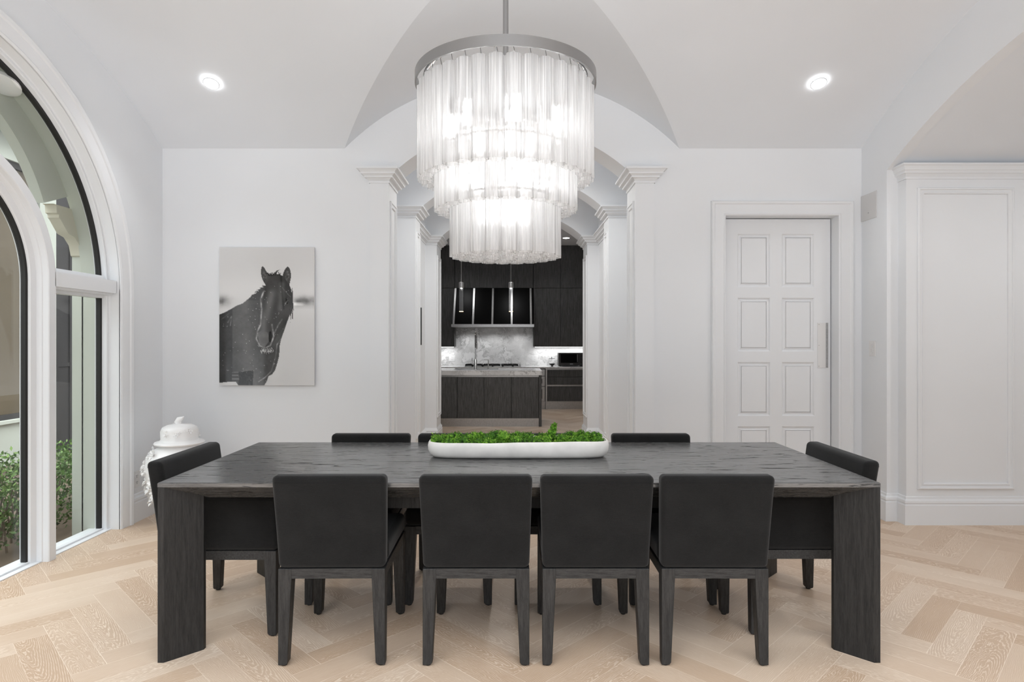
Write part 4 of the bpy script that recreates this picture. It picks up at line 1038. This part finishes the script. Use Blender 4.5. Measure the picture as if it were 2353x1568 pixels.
# small things on the back worktop
t = thing('footed_bowl', 'small dark glass bowl on the back worktop left of the toaster oven', 'bowl', (.81, 12.66, .842))
b = MB(); b.lathe([(.03, 0), (.03, .004), (.012, .010), (.03, .025), (.062, .055), (.064, .06), (.058, .056), (.028, .030), (.01, .02)], 28); b.build('body', 'screen', t, smooth=50)
t = thing('wall_tap', 'small dark wall-mounted tap on the marble left of the toaster oven', 'tap', (.825, KB-.014, .995))
b = MB(); b.tube([(0, 0, 0), (0, -.05, 0), (0, -.05, .035)], .007, 8); b.build('post', 'black', t, smooth=40)
b = MB(); b.tube([(-.06, -.05, 0), (.065, -.05, 0)], .005, 8); b.build('handle', 'black', t, smooth=40)
o = outlet('white power outlet on the marble splashback right of the cooktop', .475, KB-.014, 1.0, k=1.6)
o = outlet('white power outlet on the marble splashback left of the cooktop', -1.25, KB-.014, 1.0, k=1.6)
# under-cabinet light strips
for x0, x1, lb in ((.46, 2.25, 'lit strip light under the right wall cabinet'), (-2.25, -1.19, 'lit strip light under the left wall cabinet')):
    t = thing('strip_light', lb, 'light', ((x0+x1)/2, 12.9, 1.238), 0, 'strip lights under the wall cabinets')
    b = MB(); b.box(-(x1-x0)/2, (x1-x0)/2, -.015, .015, -.002, .003); b.build('housing', 'steel', t)
    b = MB(); b.box(-(x1-x0)/2+.01, (x1-x0)/2-.01, -.012, .012, -.006, -.002); b.build('diffuser', 'led', t)
    d = light('strip', 'AREA', (0, 0, -.01), PW_LED*(x1-x0), .03, t); d.data.shape = 'RECTANGLE'; d.data.size = x1-x0-.05; d.data.size_y = .03
# pendants
pp = None
for x, lb in ((-.843, 'slim crystal rod pendant lamp over the island, nearer the spring faucet'), (-.018, 'slim crystal rod pendant lamp over the island, right of the spring faucet')):
    if pp is None:
        pp = o = thing('pendant_light', lb, 'pendant lamp', (0, 0, 0), 0, 'crystal rod pendants over the kitchen island')
        b = MB(); b.tube([(0, 0, .49), (0, 0, KZ-1.845)], .0045, 8); b.build('rod', 'satin_metal', o, smooth=40)
        b = MB(); b.lathe([(.06, -.02), (.062, 0)], 28, (0, 0, KZ-1.845)); b.build('canopy', 'satin_metal', o, smooth=40)
        b = MB(); b.lathe([(.038, .395), (.041, .40), (.041, .485), (.02, .495)], 24); b.build('cap', 'satin_metal', o, smooth=40)
        b = MB(); b.box(-.034, .034, -.034, .034, .008, .397); b.build('crystal_rod', 'clear', o, bevel=.002)
        b = MB(); b.box(-.032, .032, -.032, .032, 0, .007); b.build('lit_tip', 'warm', o)
        b = MB(); b.lathe([(.014, .385), (.014, .392)], 12); b.build('led', 'lamp', o)
        light('pendant_glow', 'POINT', (0, -.045, .375), .02, .02, o)
    else: o = copy_tree(pp)
    o.location = (x, 10.42, 1.845); o['label'] = lb
downlight('lit recessed light in the kitchen ceiling seen through the far arch', 1.02, 11.8, KZ-.001, (0, 0, -1), r=.06, pw=PW_K, grp='kitchen ceiling lights')
for x, y in ((-1.0, 9.6), (1.0, 9.6), (-1.0, 11.8), (0, 11.6)):
    light('kitchen_downlight', 'SPOT', (x, y, KZ-.02), PW_K, .06, spot=math.radians(130))
for x in (-.9, -.37, .16): light('hood_fill_light', 'SPOT', (x, 12.72, 1.62), PW_HOOD, .03, spot=math.radians(150))  # fill spots added below the hood to lighten the marble splashback
light('passage_fill_light', 'SPOT', (3.9, 2.9, 3.04), PW_P, .08, spot=math.radians(170))  # unseen spot added to brighten the passage
for y, pw in ((5.93, PW_H1), (7.53, PW_H2)):
    light('hall_fill_light', 'SPOT', (0, y, HZ-.02), pw, .12, col=(1, .975, .94), spot=math.radians(160))  # added fill with no visible fitting, lifts the hall bays

# ------------------------------------------------------------------ daylight, camera, view
w = bpy.data.worlds.new('sky'); S.world = w; w.use_nodes = True; nt = w.node_tree; nt.nodes.clear()
o = nt.nodes.new('ShaderNodeOutputWorld'); bg = nt.nodes.new('ShaderNodeBackground'); nt.links.new(bg.outputs[0], o.inputs[0])
tc = N(nt, 'ShaderNodeTexCoord'); se = N(nt, 'ShaderNodeSeparateXYZ'); nt.links.new(tc.outputs['Generated'], se.inputs[0])
r = ramp(nt, math_n(nt, 'ADD', math_n(nt, 'MULTIPLY', se.outputs[2], .5), .5), [(.42, SKY[0]), (.5, SKY[1]), (.66, SKY[1]), (.82, SKY[2])])
nt.links.new(r.outputs[0], bg.inputs[0]); bg.inputs[1].default_value = SKYS
cam = bpy.data.cameras.new('camera'); co = bpy.data.objects.new('camera', cam); COL.objects.link(co)
co.location = (0, 0, CZ); co.rotation_euler = (PI/2, 0, 0); cam.sensor_width = 36; cam.lens = 36*F/2353; cam.clip_start = .05; cam.clip_end = 200
S.camera = co
S.view_settings.view_transform = 'Standard'; S.view_settings.look = 'None'; S.view_settings.gamma = 1; S.view_settings.use_curve_mapping = False
S.view_settings.exposure = EXPO
S.cycles.transparent_max_bounces = 32; S.cycles.max_bounces = 12; S.cycles.diffuse_bounces = 8
